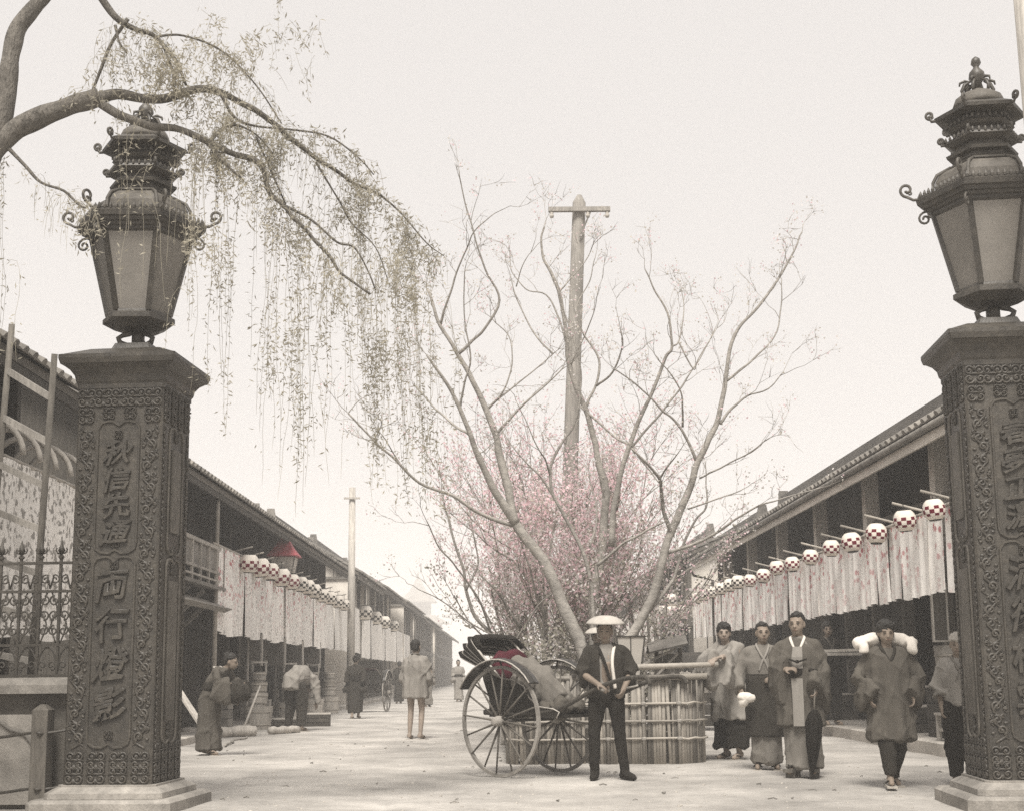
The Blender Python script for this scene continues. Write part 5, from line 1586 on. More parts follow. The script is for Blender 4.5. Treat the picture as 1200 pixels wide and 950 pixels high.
def bowl_hat(t, c, r_, m='cloth_white', tilt=(0, 0, 0)):
    mb = MB()
    mb.lathe([(.001, .078), (.05, .076), (.10, .064), (.145, .040), (.170, .014), (.178, .002), (.172, -.001), (.160, .006), (.14, .026), (.10, .050), (.04, .064), (.001, .066)], 26, (0, 0, 0), 0, False)
    o = part('hat', mb, m, t, True); o.location = c; o.rotation_euler = tilt; o.scale = (r_ / .178,) * 3
    mb = MB(); mb.tube([(-.085, -.01, .04), (-.07, -.05, -.12), (0, -.06, -.155), (.07, -.05, -.12), (.085, -.01, .04)], .004, 5); part('chin_cord', mb, 'cloth_pale', o, True)
bowl_hat(tp, (0, -.015, 1.548), .198, 'cloth_pale', (R(4), R(1), 0))

# -- man with umbrella in haori
p5 = gnd(936, 13.6)
J5 = stand(hr=eul(-10, 0), elL=(-.235, -.0, 1.07), wrL=(-.12, -.20, 1.04), hdL=(.9, -.35, .1), hnL=(0, .4, -1), elR=(.235, .03, 1.05), wrR=(.17, -.17, .87), hdR=(-.1, -.5, -.85), hnR=(-1, .1, .1),
           anL=(-.08, -.01, .12), anR=(.10, .06, .12), toL=(-.35, -1, 0), toR=(.1, -1, 0), cu=1.15)
t5 = person('man in grey overcoat on wooden clogs holding a closed umbrella', p5, R(-16), 1.645, J5,
       [('robe', 'cloth_mid', G_robe(.10, .015, False), .006, .1), ('overcoat', 'cloth_grey', G_coat(.50, .012, .22, .135, .92, .02), .007, .5), ('sash', 'cloth_dark', G_band(.97, 1.05, .210, .168), .003, None)], 'short', 'skin', 'geta', 'cloth_white', 5)
# open front of the coat shows the robe
mb = MB(); mb.rings([[Vector((x, y, z)) for x, y in ((-.06 - k * .02, -.20 + k * .02), (.045, -.205 + k * .02), (.045, -.17), (-.06 - k * .02, -.17))] for z, k in ((.50, 0), (.80, 0), (.955, .3))]); part('robe_front', mb, 'cloth_light', t5)
mb = MB(); mb.rings([[Vector((x, y, z)) for x, y in ((-.055, -.178), (.05, -.178), (.05, -.14), (-.055, -.14))] for z in (1.05, 1.16)] + [[Vector((x, y, 1.26)) for x, y in ((-.04, -.15), (.05, -.15), (.05, -.11), (-.04, -.11))]]); part('robe_chest', mb, 'cloth_light', t5)
mb = MB(); mb.tube(bezier([(-.08, -.198, 1.14), (0, -.215, 1.115), (.09, -.195, 1.14)], 4), .010, 6); mb.ell((0, -.215, 1.115), (.022, .014, .018), 8, 6); part('coat_cord', mb, 'cloth_dark', t5, True)
def umbrella():
    M_ = t5.matrix_basis.copy() if False else Matrix.Translation(p5) @ Matrix.Rotation(R(-16), 4, 'Z') @ Matrix.Scale(1.645 / 1.6, 4)
    a = M_ @ Vector((.155, -.235, .83)); b = M_ @ Vector((.10, -.27, .045))
    t = thing('umbrella', 'closed black umbrella hanging from the hand of the man on clogs', 'umbrella', b)
    d = (a - b)
    rs = []
    for f, rr in ((0, .008), (.06, .014), (.10, .03), (.35, .062), (.62, .078), (.72, .055), (.78, .022)):
        c = d * f; rs.append([c + Vector((math.cos(q) * rr * (1 + .18 * math.sin(q * 8)), math.sin(q) * rr * (1 + .18 * math.sin(q * 8)), 0)) for q in [2 * PI * k / 24 for k in range(24)]])
    mb = MB(); mb.rings(rs); part('canopy', mb, 'cloth_black', t, True)
    mb = MB(); mb.tube([d * .7, d * 1.08], .009, 8); part('shaft', mb, 'wood_mid', t, True)
    mb = MB(); mb.tube([d * 1.06 + Vector(q) for q in ((0, 0, 0), (.0, 0, .05), (.02, 0, .085), (.055, 0, .08), (.06, 0, .045))], .012, 8); part('handle', mb, 'wood_mid', t, True)
umbrella()

# -- man in an apron
p4 = gnd(894, 14.6)
t4 = person('man in a grey tunic and long dark apron holding a white bundle', p4, R(-6), 1.57,
       stand(hr=eul(4, -2), head=(.01, -.02, 1.485), elL=(-.26, .02, 1.05), wrL=(-.265, -.13, .87), hdL=(.1, -.75, -.5), hnL=(.8, 0, -.5), elR=(.25, .02, 1.05), wrR=(.13, -.20, .98), hdR=(-.9, -.2, 0), hnR=(0, .5, -1)),
       [('robe', 'cloth_mid', G_robe(.07, .0, True, .07, .085, .96), .006, .1), ('apron', 'cloth_charcoal', G_skirt(.36, 1.02, .192, .214, -.016), .004, .36), ('sash', 'cloth_dark', G_band(.985, 1.035, .188, .150), .002, None)], 'short', 'skin', 'zori', 'cloth_light', 8)
mb = MB(); mb.ell((0, 0, 0), (.075, .06, .055), 12, 8); mb.ell((.05, -.02, -.02), (.06, .05, .05), 10, 7); mb.ell((-.02, .0, -.06), (.05, .05, .06), 10, 7)
o = link('cloth_bundle', fuse(mb, .010, 3, .8, folds(.006, 3), 'cloth_white', 'cloth_bundle')); o.location = p4 + Vector((-.245, -.24, .78)); tag(o, 'small white cloth bundle held by the man in the long apron', 'bundle')

# -- man leaning on the bamboo pole
p3 = gnd(854, 16.45)
def loc3(w):
    return tuple(Matrix.Rotation(R(48), 3, 'Z') @ (Vector(w) - p3) / (1.66 / 1.6))
w3 = loc3((2.50, 15.70, 1.19)); w3b = loc3((2.60, 15.76, 1.22))
t3 = person('young man in a pale checked coat and dark skirt leaning on the fence pole', p3, R(-48), 1.66,
       stand(pel=(0, .02, .86), chest=(0, -.02, 1.15), neck=(0, -.045, 1.325), head=(.005, -.075, 1.465), hr=eul(40, 2), shL=(-.16, -.03, 1.28), shR=(.165, -.02, 1.285), elL=(-.24, -.20, 1.10), wrL=w3, hdL=(.3, -1, -.25), hnL=(0, -.3, -1), elR=(.21, -.22, 1.08), wrR=w3b, hdR=(-.3, -1, -.2), hnR=(0, -.3, -1), cu=.9),
       [('skirt', 'cloth_dark', G_skirt(.14, .95, .165, .205), .008, .14), ('coat', 'cloth_light', G_coat(.46, .0, .20, .125, .9, .03), .010, .46)], 'mop', 'skin_pale', 'zori', 'cloth_mid', 11)

# -- dark-clothed man before the shop with a bundle of laths
p6 = gnd(972, 21.8, .172)
t6 = person('man in dark work clothes carrying long laths before the shop', p6, R(12), 1.66,
       stand(hr=eul(-22, 2), elR=(.24, -.06, 1.07), wrR=(.16, -.24, 1.10), hdR=(.2, -1, 0), hnR=(0, 0, 1), elL=(-.2, -.05, 1.06), wrL=(.0, -.25, 1.10), hdL=(.5, -1, 0), hnL=(0, 0, 1)),
       [('trousers', 'cloth_black', G_trousers(.02, .02), .006, None), ('jacket', 'cloth_dark', G_jacket(.74, .95, .01, .04, .06), .006, None)], 'mop', 'skin', 'zori', 'cloth_grey', 14, .011)
t = thing('lath_bundle', 'bundle of long pale laths in the arms of the dark-clothed man', 'laths', p6 + Vector((-.1, -.36, 1.13)))
for k in range(6):
    mb = MB(); mb.bar((-.1, (k % 3) * .035, (k // 3) * .05), (1.0, (k % 3) * .035 - .05, (k // 3) * .055 + .02 * (k % 2)), .03, .045); part('lath', mb, 'wood_pale', t)

# -- walking man with a load across the shoulders
p7 = gnd(1040, 12.25)
t7 = person('man striding forward in a grey coat with a white load across his shoulders', p7, R(-4), 1.50,
       stand(hr=eul(0, 6), elL=(-.27, .03, 1.08), wrL=(-.20, -.12, .90), elR=(.27, .03, 1.08), wrR=(.20, -.12, .90), knL=(-.07, -.09, .48), anL=(-.05, -.10, .12), knR=(.07, .02, .46), anR=(.05, .22, .10)),
       [('trousers', 'cloth_charcoal', G_trousers(.012, .03), .006, None), ('coat', 'cloth_grey', G_coat(.46, .006, .16, .115, .95, .03), .009, .46)], 'mop', 'skin', 'zori', 'cloth_charcoal', 17)
mb = MB()
mb.tube([(-.29, .0, -.01), (-.24, .02, .0), (-.13, .075, .03), (0, .115, .035), (.13, .075, .03), (.24, .02, .0), (.29, .0, -.01)], [.035, .055, .058, .055, .058, .055, .035], 12, flat=1.0)
for s in (-1, 1): mb.rings([ring((s * .22, y, z), .045, .022, 12) for y, z in ((-.02, .02), (-.055, -.03), (-.06, -.09))])
o = link('cloth_load', fuse(mb, .012, 4, .8, folds(.007, 6), 'cloth_white', 'cloth_load')); o.location = p7 + Vector((0, .0, 1.30)); tag(o, 'white padded cloth load lying across the shoulders of the striding man', 'load')

# -- boy behind the pillar
p8 = gnd(1123, 12.35)
t8 = person('boy with a cloth round his head in a pale shirt peering from behind the pillar', p8, R(-14), 1.37,
       stand(hr=eul(-6, 4), elL=(-.22, .0, 1.05), wrL=(-.20, -.06, .83)),
       [('trousers', 'cloth_dark', G_trousers(.03, .05), .006, None), ('apron', 'cloth_dark', G_skirt(.30, .95, .17, .18), .005, .3), ('shirt', 'cloth_light', G_jacket(.84, .35, .01, .08, .09), .007, None)], 'cap', 'skin', 'zori', 'cloth_mid', 20, hairmat='cloth_pale')

# -- woman with a bundle by the bucket stacks
p9 = gnd(247, 18.4)
t9 = person('stooping woman in a grey kimono hugging a round bundle', p9, R(70), 1.50,
       stand(pel=(0, .02, .84), chest=(0, -.13, 1.09), neck=(0, -.26, 1.22), head=(0, -.345, 1.325), hr=eul(12, 10), shL=(-.15, -.19, 1.18), shR=(.15, -.19, 1.18), elL=(-.22, -.25, .98), wrL=(-.08, -.40, 1.0), hdL=(.4, -1, 0), hnL=(0, 0, 1), elR=(.22, -.22, 1.0), wrR=(.08, -.42, .98), hdR=(-.4, -1, 0), hnR=(0, 0, 1), anL=(-.07, -.06, .085), anR=(.07, .10, .085)),
       [('kimono', 'cloth_grey', G_robe(.08, .05, True, .16, .12, .9), .008, .08), ('sash', 'cloth_charcoal', G_band(.92, 1.04, .185, .155), .003, None)], 'bun', 'skin', 'zori', 'cloth_pale', 23, .010)
mb = MB(); mb.ell((0, 0, 0), (.17, .17, .15), 14, 10); mb.ell((.05, .05, .10), (.07, .09, .07), 10, 7)
o = link('cloth_bundle', fuse(mb, .014, 4, .8, folds(.010, 9), 'cloth_charcoal', 'cloth_bundle')); o.location = p9 + Vector((.40, -.14, .84)); tag(o, 'round dark cloth bundle held against the stooping woman in kimono', 'bundle')

# -- man bent over at the bucket stacks
p10 = gnd(349, 26.3)
t10 = person('man bent double with his back turned beside the fire buckets', p10, R(150), 1.70,
       stand(pel=(0, .10, .86), chest=(0, -.16, .98), neck=(0, -.30, .90), head=(0, -.37, .80), hr=eul(0, 70), shL=(-.15, -.24, .96), shR=(.15, -.24, .96), elL=(-.18, -.34, .72), wrL=(-.12, -.40, .50), elR=(.18, -.34, .72), wrR=(.12, -.40, .50), hipL=(-.09, .08, .84), hipR=(.09, .08, .84), knL=(-.13, .03, .46), knR=(.13, .03, .46), anL=(-.15, .06, .085), anR=(.15, .06, .085)),
       [('trousers', 'cloth_charcoal', G_trousers(.03, .05), .008, None)], 'short', 'skin', 'zori', None, 26, .011)
mb = MB(); mb.tube([Vector(q) for q in ((0, .17, .74), (0, .13, .90), (0, .02, 1.0), (0, -.16, 1.0), (0, -.27, .95), (0, -.33, .88))], [.175, .185, .175, .170, .15, .07], 18, flat=1.05)
for sx in (-1, 1): sleeve(mb, (sx * .15, -.24, .96), (sx * .18, -.34, .72), (sx * .12, -.40, .50), .09, .10, .05, .7)
link('coat', fuse(mb, .014, 5, .8, folds(.010, 4), 'cloth_light', 'coat'), t10)

# -- figures further down the street
p11 = gnd(417, 33.)
person('person in a dark kimono walking away past the end of the lettered banners', p11, R(172), 1.52, stand(anL=(-.05, -.10, .085), anR=(.06, .12, .085)),
       [('kimono', 'cloth_charcoal', G_robe(.16, .0, True, .24, .14, .9, .01), .009, .1), ('sash', 'cloth_dark', G_band(.95, 1.10, .20, .16), .003, None)], 'bun', 'skin', 'zori', 'cloth_grey', 29, .012)
p12 = gnd(487, 22.3)
person('bare-legged man in a short pale brown jacket standing out in the open street', p12, R(160), 1.62, stand(knL=(-.09, -.05, .46), elL=(-.24, -.06, 1.06), wrL=(-.12, -.2, .98), hdL=(.8, -.4, 0), elR=(.24, -.06, 1.06), wrR=(.12, -.2, .98), hdR=(-.8, -.4, 0)),
       [('jacket', 'cloth_light', G_jacket(.66, .9, .03, .10, .09), .010, None)], 'short', 'skin_pale', 'zori', 'cloth_mid', 31, .010)
for k, (px, Y, hh, rz_, m, lab) in enumerate(((500, 44., 1.58, 20, 'cloth_mid', 'distant person in a pale robe beyond the rickshaw with dark hood'), (468, 50., 1.55, 185, 'cloth_charcoal', 'distant person in a dark robe near the far plaster-ended houses'), (537, 52., 1.6, 10, 'cloth_light', 'farthest person, in a light robe, in the hazy street'))):
    person(lab, gnd(px, Y), R(rz_), hh, stand(anL=(-.05, -.06, .085)), [('robe', m, G_robe(.10, .02, True, .18, .12, .9), .008, .1), ('sash', 'cloth_dark', G_band(.96, 1.05, .19, .155), .002, None)], 'short', 'skin', 'zori', None, 40 + k, .014)

# -- man in a pale hat inside the fence
pH = Vector((at(699, 750, 16.9).x, 16.9, .38))
tH = person('man in a wide pale hat standing inside the bamboo fence behind the puller', pH, R(20), 1.20, stand(), [('robe', 'cloth_grey', G_robe(.12, .0), .008, .1)], 'short', 'skin', 'zori', None, 50, .012)
bowl_hat(tH, (0, -.01, 1.56), .20, 'cloth_pale', (R(3), R(-6), 0))
# ------------------------------------------------------------------ rickshaw
def wheel_parts(t, y, R0=.565):
    mb = MB(); n = 40
    rs = []
    for k in range(n):
        a = 2 * PI * k / n; d = Vector((math.cos(a), 0, math.sin(a)))
        rs.append([d * (R0 + q[0]) + Vector((0, q[1], 0)) for q in ((0, -.014), (.0, .014), (-.034, .016), (-.034, -.016))])
    rs.append(rs[0]); mb.rings(rs, False)
    w = part('wheel', mb, 'wood_grey', t); w.location = (0, y, R0)
    mb = MB(); mb.rings([[Vector((math.cos(a) * r_, yy, math.sin(a) * r_)) for a in [2 * PI * k / 16 for k in range(16)]] for yy, r_ in ((-.10, .03), (-.095, .042), (-.03, .055), (.03, .055), (.07, .04), (.08, .03))])
    part('hub', mb, 'wood_pale', w, True)
    sp = MB(); sp.tube([(.05, 0, 0), (R0 * .55, 0, 0), (R0 - .025, 0, 0)], [.014, .010, .009], 6); sp = sp.mesh('spoke', 'wood_mid', True)
    for k in range(16): link('spoke', sp, w, (0, .012 * (1 if k % 2 else -1), 0), (0, 2 * PI * k / 16 + .1, 0))
    return w
def rickshaw(loc, rz, label):
    t = thing('rickshaw', label, 'rickshaw', loc, rz, 'rickshaws in the street')
    for y in (-.44, .44): wheel_parts(t, y)
    mb = MB(); mb.tube([(0, -.45, .565), (0, .45, .565)], .017, 8); part('axle', mb, 'iron', t, True)
    for y in (-.27, .27):
        mb = MB(); mb.tube([(-.42, y, .66), (-.2, y, .60), (0, y, .585), (.2, y, .60), (.42, y, .66)], .016, 6, flat=.7); mb.tube([(-.42, y, .66), (-.2, y, .70), (.0, y, .715), (.2, y, .70), (.42, y, .66)], .014, 6, flat=.7); part('leaf_spring', mb, 'iron', t, True)
    side = [(-.44, 1.16), (-.40, .98), (-.30, .76), (-.16, .66), (.22, .655), (.40, .60), (.66, .60), (.70, .66), (.62, .69), (.42, .71), (.28, .80), (.20, .92), (.05, .98), (-.12, 1.00), (-.26, 1.06), (-.36, 1.17)]
    for y in (-.285, .285):
        mb = MB(); mb.rings([[Vector((x, y + d, z)) for x, z in side] for d in (-.012, .012)]); sp = part('side_panel', mb, 'lacquer', t)
        mb = MB(); mb.tube([Vector((x, y * 1.05, z)) for x, z in side[6:]], .008, 5); part('trim', mb, 'wood_pale', sp, True)
    mb = MB(); mb.box((.22, 0, .615), (.95, .56, .03)); mb.box((-.12, 0, .70), (.42, .56, .2)); part('floor', mb, 'lacquer', t)
    mb = MB(); mb.rings([[Vector((x, -.28, z)), Vector((x, .28, z)), Vector((x - .03, .28, z)), Vector((x - .03, -.28, z))] for x, z in ((-.24, .68), (-.36, .92), (-.43, 1.16))]); part('seat_back', mb, 'lacquer', t)
    mb = MB(); mb.ell((-.06, 0, .86), (.24, .26, .075), 14, 9); link('seat_cushion', fuse(mb, .014, 3, .6, folds(.004, 2), 'cloth_grey', 'seat_cushion'), t)
    mb = MB(); mb.ell((-.30, 0, 1.13), (.085, .25, .17), 14, 10, eul(0, 0, -18)); mb.ell((-.24, 0, 1.20), (.09, .22, .10), 12, 8); mb.ell((-.2, -.1, 1.05), (.1, .16, .12), 12, 8)
    link('back_cushion', fuse(mb, .014, 4, .6, folds(.007, 5), 'red_velvet', 'back_cushion'), t)
    # blanket thrown over the seat and footboard
    mb = MB()
    mb.tube([(-.14, -.08, 1.17), (.0, -.06, 1.06), (.16, -.04, .96), (.28, -.02, .84), (.40, 0, .74)], [.06, .11, .13, .13, .09], 14, flat=1.5)
    mb.ell((.10, -.2, .95), (.16, .10, .12), 12, 8); mb.ell((.32, .1, .78), (.16, .16, .10), 12, 8); mb.ell((.05, .12, 1.0), (.14, .12, .10), 12, 8)
    link('blanket', fuse(mb, .014, 3, .7, folds(.010, 7), 'cloth_mid', 'blanket'), t)
    mb = MB(); mb.ell((.45, 0, .70), (.2, .24, .07), 12, 8); mb.ell((.56, -.12, .70), (.12, .14, .09), 12, 8); mb.ell((.40, .16, .75), (.14, .1, .08), 12, 8)
    link('lap_rug', fuse(mb, .014, 3, .7, folds(.020, 9), 'cloth_grey', 'lap_rug'), t)
    # folded hood
    bows = []
    for k in range(6):
        a = R(160 - k * 4.6); ln = .62 - .010 * k
        px, pz = -.16, 1.02
        ex, ez = px + math.cos(a) * ln, pz + math.sin(a) * ln
        pts = [(px, -.30, pz), (px + math.cos(a) * ln * .55, -.315, pz + math.sin(a) * ln * .55), (ex, -.30, ez), (ex - .02, -.2, ez + .02), (ex - .03, 0, ez + .03), (ex - .02, .2, ez + .02), (ex, .30, ez), (px + math.cos(a) * ln * .55, .315, pz + math.sin(a) * ln * .55), (px, .30, pz)]
        bows.append(bezier(pts, 3))
    hm = MB(); rs = []
    for k in range(6):
        rs.append(bows[k])
        if k < 5:
            m_ = []
            for p, q in zip(bows[k], bows[k + 1]):
                c = (p + q) / 2; d = Vector((c.x + .16, 0, c.z - 1.02)); m_.append(c + d * (-.10 if k % 2 else .07))
            rs.append(m_)
    hm.rings(rs, False, 0, False); hood = part('hood', hm, 'cloth_dark', t, True)
    m = hood.modifiers.new('thick', 'SOLIDIFY'); m.thickness = .012
    for k in range(6):
        mb = MB(); mb.tube(bows[k], .013, 6); part('hood_bow', mb, 'wood_pale' if k != 4 else 'lacquer', hood, True)
    # front flap of the hood, spread out
    mb = MB(); f0 = bows[5]; f1 = [p + Vector((.13, 0, -.015)) for p in f0[4:-4]]
    mb.rings([f0[4:-4], [p.lerp(q, .5) + Vector((0, 0, .035)) for p, q in zip(f0[4:-4], f1)], f1], False, 0, False); fl = part('hood_flap', mb, 'cloth_dark', hood, True)
    m = fl.modifiers.new('thick', 'SOLIDIFY'); m.thickness = .010
    # mudguards
    for y in (-.44, .44):
        mb = MB(); rs = []
        for k in range(13):
            a = R(38 + k * 9.2); c = Vector((math.cos(a) * .625, y, .565 + math.sin(a) * .625)); n_ = Vector((math.cos(a), 0, math.sin(a)))
            rs.append([c + Vector((0, -.075, 0)), c + n_ * .02 + Vector((0, 0, 0)), c + Vector((0, .075, 0)), c + Vector((0, .07, 0)) - n_ * .014, c + Vector((0, -.07, 0)) - n_ * .014])
        mb.rings(rs); mg = part('mudguard', mb, 'lacquer', t)
        mb = MB(); mb.tube([Vector((math.cos(R(38 + k * 9.2)) * .628, y - .075, .565 + math.sin(R(38 + k * 9.2)) * .628)) for k in range(13)], .008, 5); part('trim', mb, 'wood_pale', mg, True)
        for a in (50, 90, 138):
            mb = MB(); mb.tube([(math.cos(R(a)) * .62, y, .565 + math.sin(R(a)) * .62), (math.cos(R(a)) * .35, math.copysign(.28, y), .78)], .009, 5); part('stay', mb, 'iron', mg, True)
    for y in (-.28, .28):
        mb = MB(); mb.tube(bezier([(-.40, y, .64), (.2, y, .635), (.70, y, .70), (1.2, y, .90), (1.55, y, .985), (1.74, y, 1.00), (1.83, y, .985), (1.86, y, .93)], 4), [.022] * 25 + [.020] * 4, 8); part('shaft', mb, 'wood_dark', t, True)
    mb = MB(); mb.tube([(1.66, -.30, .995), (1.66, .30, .995)], .017, 8); part('crossbar', mb, 'wood_mid', t, True)
    mb = MB(); mb.tube([(1.5, -.27, .99), (1.62, -.20, 1.0), (1.70, -.27, .92), (1.6, -.31, .90)], .011, 5); part('rope_tie', mb, 'rope', t, True)
    return t
RK = Vector((.30, 14.25, 0)); RK.z = gz(RK.x, RK.y)
rk = rickshaw(RK, R(-45.6), 'parked rickshaw with red velvet cushion and folded hood, its shaft held by the puller')
c = gnd(436, 39.)
r2 = dup(rk, c, R(82), 'dark rickshaw standing far down the street by the black checkered lanterns'); 

# ------------------------------------------------------------------ lamp with the red roof
def red_lamp():
    p = at(333, 670, 31.4)
    t = thing('street_lamp', 'street lamp with a red pyramid roof and white glass behind the lanterns', 'lamp', (p.x, 31.4, 0))
    z = p.z
    mb = MB(); mb.lathe([(.09, .1), (.07, .4), (.05, z - .1), (.09, z - .03), (.15, z)], 10); part('post', mb, 'wood_mid', t, True)
    mb = MB()
    sq = lambda w, zz: [Vector((a * w, b * w, zz)) for a, b in ((-1, -1), (1, -1), (1, 1), (-1, 1))]
    mb.rings([sq(.22, z), sq(.28, z + .34)]); lb = part('lamp_glass', mb, 'paper', t)
    for a, b in ((-1, -1), (1, -1), (1, 1), (-1, 1)):
        mb = MB(); mb.bar((a * .22, b * .22, z), (a * .285, b * .285, z + .36), .02); part('glazing_bar', mb, 'wood_grey', lb)
    mb = MB(); mb.rings([sq(.34, z + .35), sq(.36, z + .37), sq(.22, z + .56), sq(.12, z + .74), sq(.10, z + .76)]); rf = part('roof', mb, 'red_paint', t)
    mb = MB(); mb.lathe([(.13, z + .76), (.13, z + .79), (.08, z + .83), (.05, z + .86), (.07, z + .90), (.01, z + .97)], 10); part('finial', mb, 'red_paint', rf, True)
red_lamp()

# ------------------------------------------------------------------ fire buckets, crates and odds along the houses
def tub(name, r0, r1, h, label=None, cat='tub', parent=None, loc=(0, 0, 0), handle=False, m='wood_pale'):
    mb = MB(); n = 18; rs = []
    for zz, k in ((0, 0), (.33, .35), (.66, .68), (1, 1)):
        rr = r0 + (r1 - r0) * k
        rs.append([Vector((math.cos(2 * PI * q / n) * rr * (1 + (.012 if q % 2 else 0)), math.sin(2 * PI * q / n) * rr * (1 + (.012 if q % 2 else 0)), zz * h)) for q in range(n)])
    rs.append([v * Vector((.9, .9, 1)).x if False else Vector((v.x * .9, v.y * .9, v.z)) for v in rs[-1]]); rs.append([Vector((v.x * .98, v.y * .98, h * .75)) for v in rs[-1]])
    mb.rings(rs)
    if label: o = thing(name, label, cat, loc); part('staves', mb, m, o)
    else: o = part(name, mb, m, parent); o.location = loc
    for f in (.18, .72):
        rr = r0 + (r1 - r0) * f + .008
        mb = MB(); mb.lathe([(rr, h * f), (rr + .006, h * f + .014), (rr, h * f + .03)], 18, cap=False); part('hoop', mb, 'bamboo', o)
    if handle:
        for s in (-1, 1):
            mb = MB(); mb.box((s * (r1 - .012), 0, h + .10), (.03, .05, .24)); part('handle_post', mb, 'wood_pale', o)
        mb = MB(); mb.box((0, 0, h + .19), (2 * r1 + .02, .035, .035)); part('handle', mb, 'wood_pale', o)
    return o
def bucket_stack(x, y, z, label_at, seed):
    r = random.Random(seed)
    tub('fire_tub', .24, .29, .46, 'large wooden fire tub under a pile of buckets, ' + label_at, 'tub', loc=(x, y, z))
    zz = z + .46
    b = tub('water_bucket', .17, .20, .26, 'wooden bucket standing on the fire tub ' + label_at, 'bucket', loc=(x + r.uniform(-.02, .02), y, zz), m='wood_pale')
    b = tub('water_bucket', .145, .17, .22, 'second bucket of the pile ' + label_at, 'bucket', loc=(x, y + .01, zz + .26), m='bamboo')
    b = tub('water_bucket', .125, .15, .20, 'topmost handled bucket of the pile ' + label_at, 'bucket', loc=(x, y, zz + .48), handle=True, m='wood_pale')
bucket_stack(-4.86, 27.1, .0, 'beside the stooping woman', 1)
bucket_stack(-4.86, 31.0, .0, 'behind the bent man', 2)
bucket_stack(-4.86, 34.9, .0, 'second before the thin bare pole', 3)
bucket_stack(-4.86, 38.2, .0, 'nearest the thin bare pole', 4)
def crate(name, loc, rz, sz, label, m='wood_dark', top='wood_pale'):
    t = thing(name, label, 'crate', loc, rz)
    x, y, z = sz
    for k in range(3):
        for s in (-1, 1):
            mb = MB(); mb.box((0, s * (y / 2), z * (k + .5) / 3), (x, .02, z / 3 - .012)); part('board', mb, m, t)
            mb = MB(); mb.box((s * (x / 2), 0, z * (k + .5) / 3), (.02, y - .022, z / 3 - .012)); part('board', mb, m, t)
    mb = MB(); mb.box((0, 0, z), (x + .03, y + .03, .025)); part('lid', mb, top, t)
    mb = MB(); mb.box((0, 0, .015), (x - .02, y - .02, .02)); part('bottom', mb, m, t)
    return t
q = gnd(333, 27.6); crate('wooden_crate', q, R(10), (.62, .4, .2), 'dark low crate with a pale lid at the feet of the bent man')
q = gnd(369, 28.6); crate('wooden_crate', q, R(6), (.66, .45, .26), 'dark low crate with a pale lid between the bent man and the walking person')
p = gnd(215, 23.4); p2 = gnd(300, 24.2)
def log(p, q, r_, label, m='wood_pale'):
    d = q - p; mb = MB(); n = 9
    mb.tube([Vector((0, 0, 0)) + d * (i / n) + Vector((0, 0, .012 * math.sin(i * 2))) for i in range(n + 1)], [r_ * (1 + .08 * math.sin(i * 1.7)) for i in range(n + 1)], 10)
    o = part('timber_log', mb, m, None, True); o.location = p + Vector((0, 0, r_ * .9)); return tag(o, label, 'log')
log(p, p2, .10, 'long pale log lying on the ground before the balcony house')
log(gnd(318, 24.8), gnd(350, 25.6), .07, 'short pale log lying by the bent man')
mb = MB(); a, b = at(212, 812, 20.5), at(238, 852, 20.2); d0 = (a - b)
mb.bar((0, 0, 0), d0 * 1.25, .10, .035); o = part('leaning_plank', mb, 'wood_pale', None); o.location = Vector((b.x, b.y, max(b.z, 0.02))); tag(o, 'pale plank leaning behind the carved pillar near the stooping woman', 'plank')
bamboo_pole(gnd(284, 24.0) + Vector((0, 0, .02)), at(305, 803, 24.6), .022, 'thin pole slanting up from the ground by the log', m='wood_pale')
mb = MB(); mb.tube(bezier([(0, 0, .015), (.06, -.5, .02), (-.03, -1.1, .015), (.10, -1.7, .03), (.12, -2.3, .015), (.2, -2.8, .02)], 4), .02, 5); o = part('fallen_branch', mb, 'bark_dark', None, True); o.location = gnd(291, 23.4); o.rotation_euler = (0, 0, R(0)); tag(o, 'crooked dark branch lying on the earth before the log', 'branch')
for k, (y, sz, lab) in enumerate(((25.2, (.5, .5, .5), 'square pale crate under the first lettered banner'), (29.2, (.6, .5, .42), 'square pale crate between the first two bucket piles'), (33.0, (.5, .5, .6), 'tall pale crate between the middle bucket piles'), (36.6, (.6, .55, .45), 'square pale crate between the last two bucket piles'))):
    crate('wooden_crate', (-5.3, y, .118), R(4 * k), sz, lab, 'wood_grey', 'wood_pale')
for k, y in enumerate((24.6, 27.9, 31.4, 34.8)):
    bamboo_pole((-5.25, y, .11), (-5.25, y, 3.3), .03, 'pale upright prop under the lettered banners, %s counting from the balcony' % ORD[k], 'props under the lettered banners', 'wood_pale', 'timber_prop', 'prop')
# hanging signs under the banners
def hang_sign(x, y, z, label, w=.42, h=.62, rz=0.):
    t = thing('hanging_sign', label, 'sign', (x, y, z), rz, 'boxed signs hung under the eaves')
    mb = MB(); mb.box((0, 0, 0), (w, .14, h)); part('face', mb, 'wood_mid', t)
    for s in (-1, 1):
        mb = MB(); mb.box((s * (w / 2 + .012), 0, 0), (.03, .17, h + .05)); part('frame_side', mb, 'wood_pale', t)
    mb = MB(); mb.box((0, 0, h / 2 + .015), (w + .05, .17, .03)); part('frame_top', mb, 'wood_grey', t)
    for s in (-1, 1):
        mb = MB(); mb.tube([(s * w * .3, 0, h / 2), (s * w * .3, 0, h / 2 + .45)], .008, 5); part('cord', mb, 'rope', t, True)
for i, (px, Y) in enumerate(((301, 28.), (333, 31.), (355, 33.8), (375, 37.))):
    hang_sign(-5.2, Y, 1.60, 'dark boxed sign with pale edges under the lettered banners, %s from the stooping woman' % ORD[i])
p = at(1101, 717, 17.4); t = thing('hanging_sign', 'narrow dark sign with a pale border hanging beside the boy', 'sign', (p.x, 17.4, p.z))
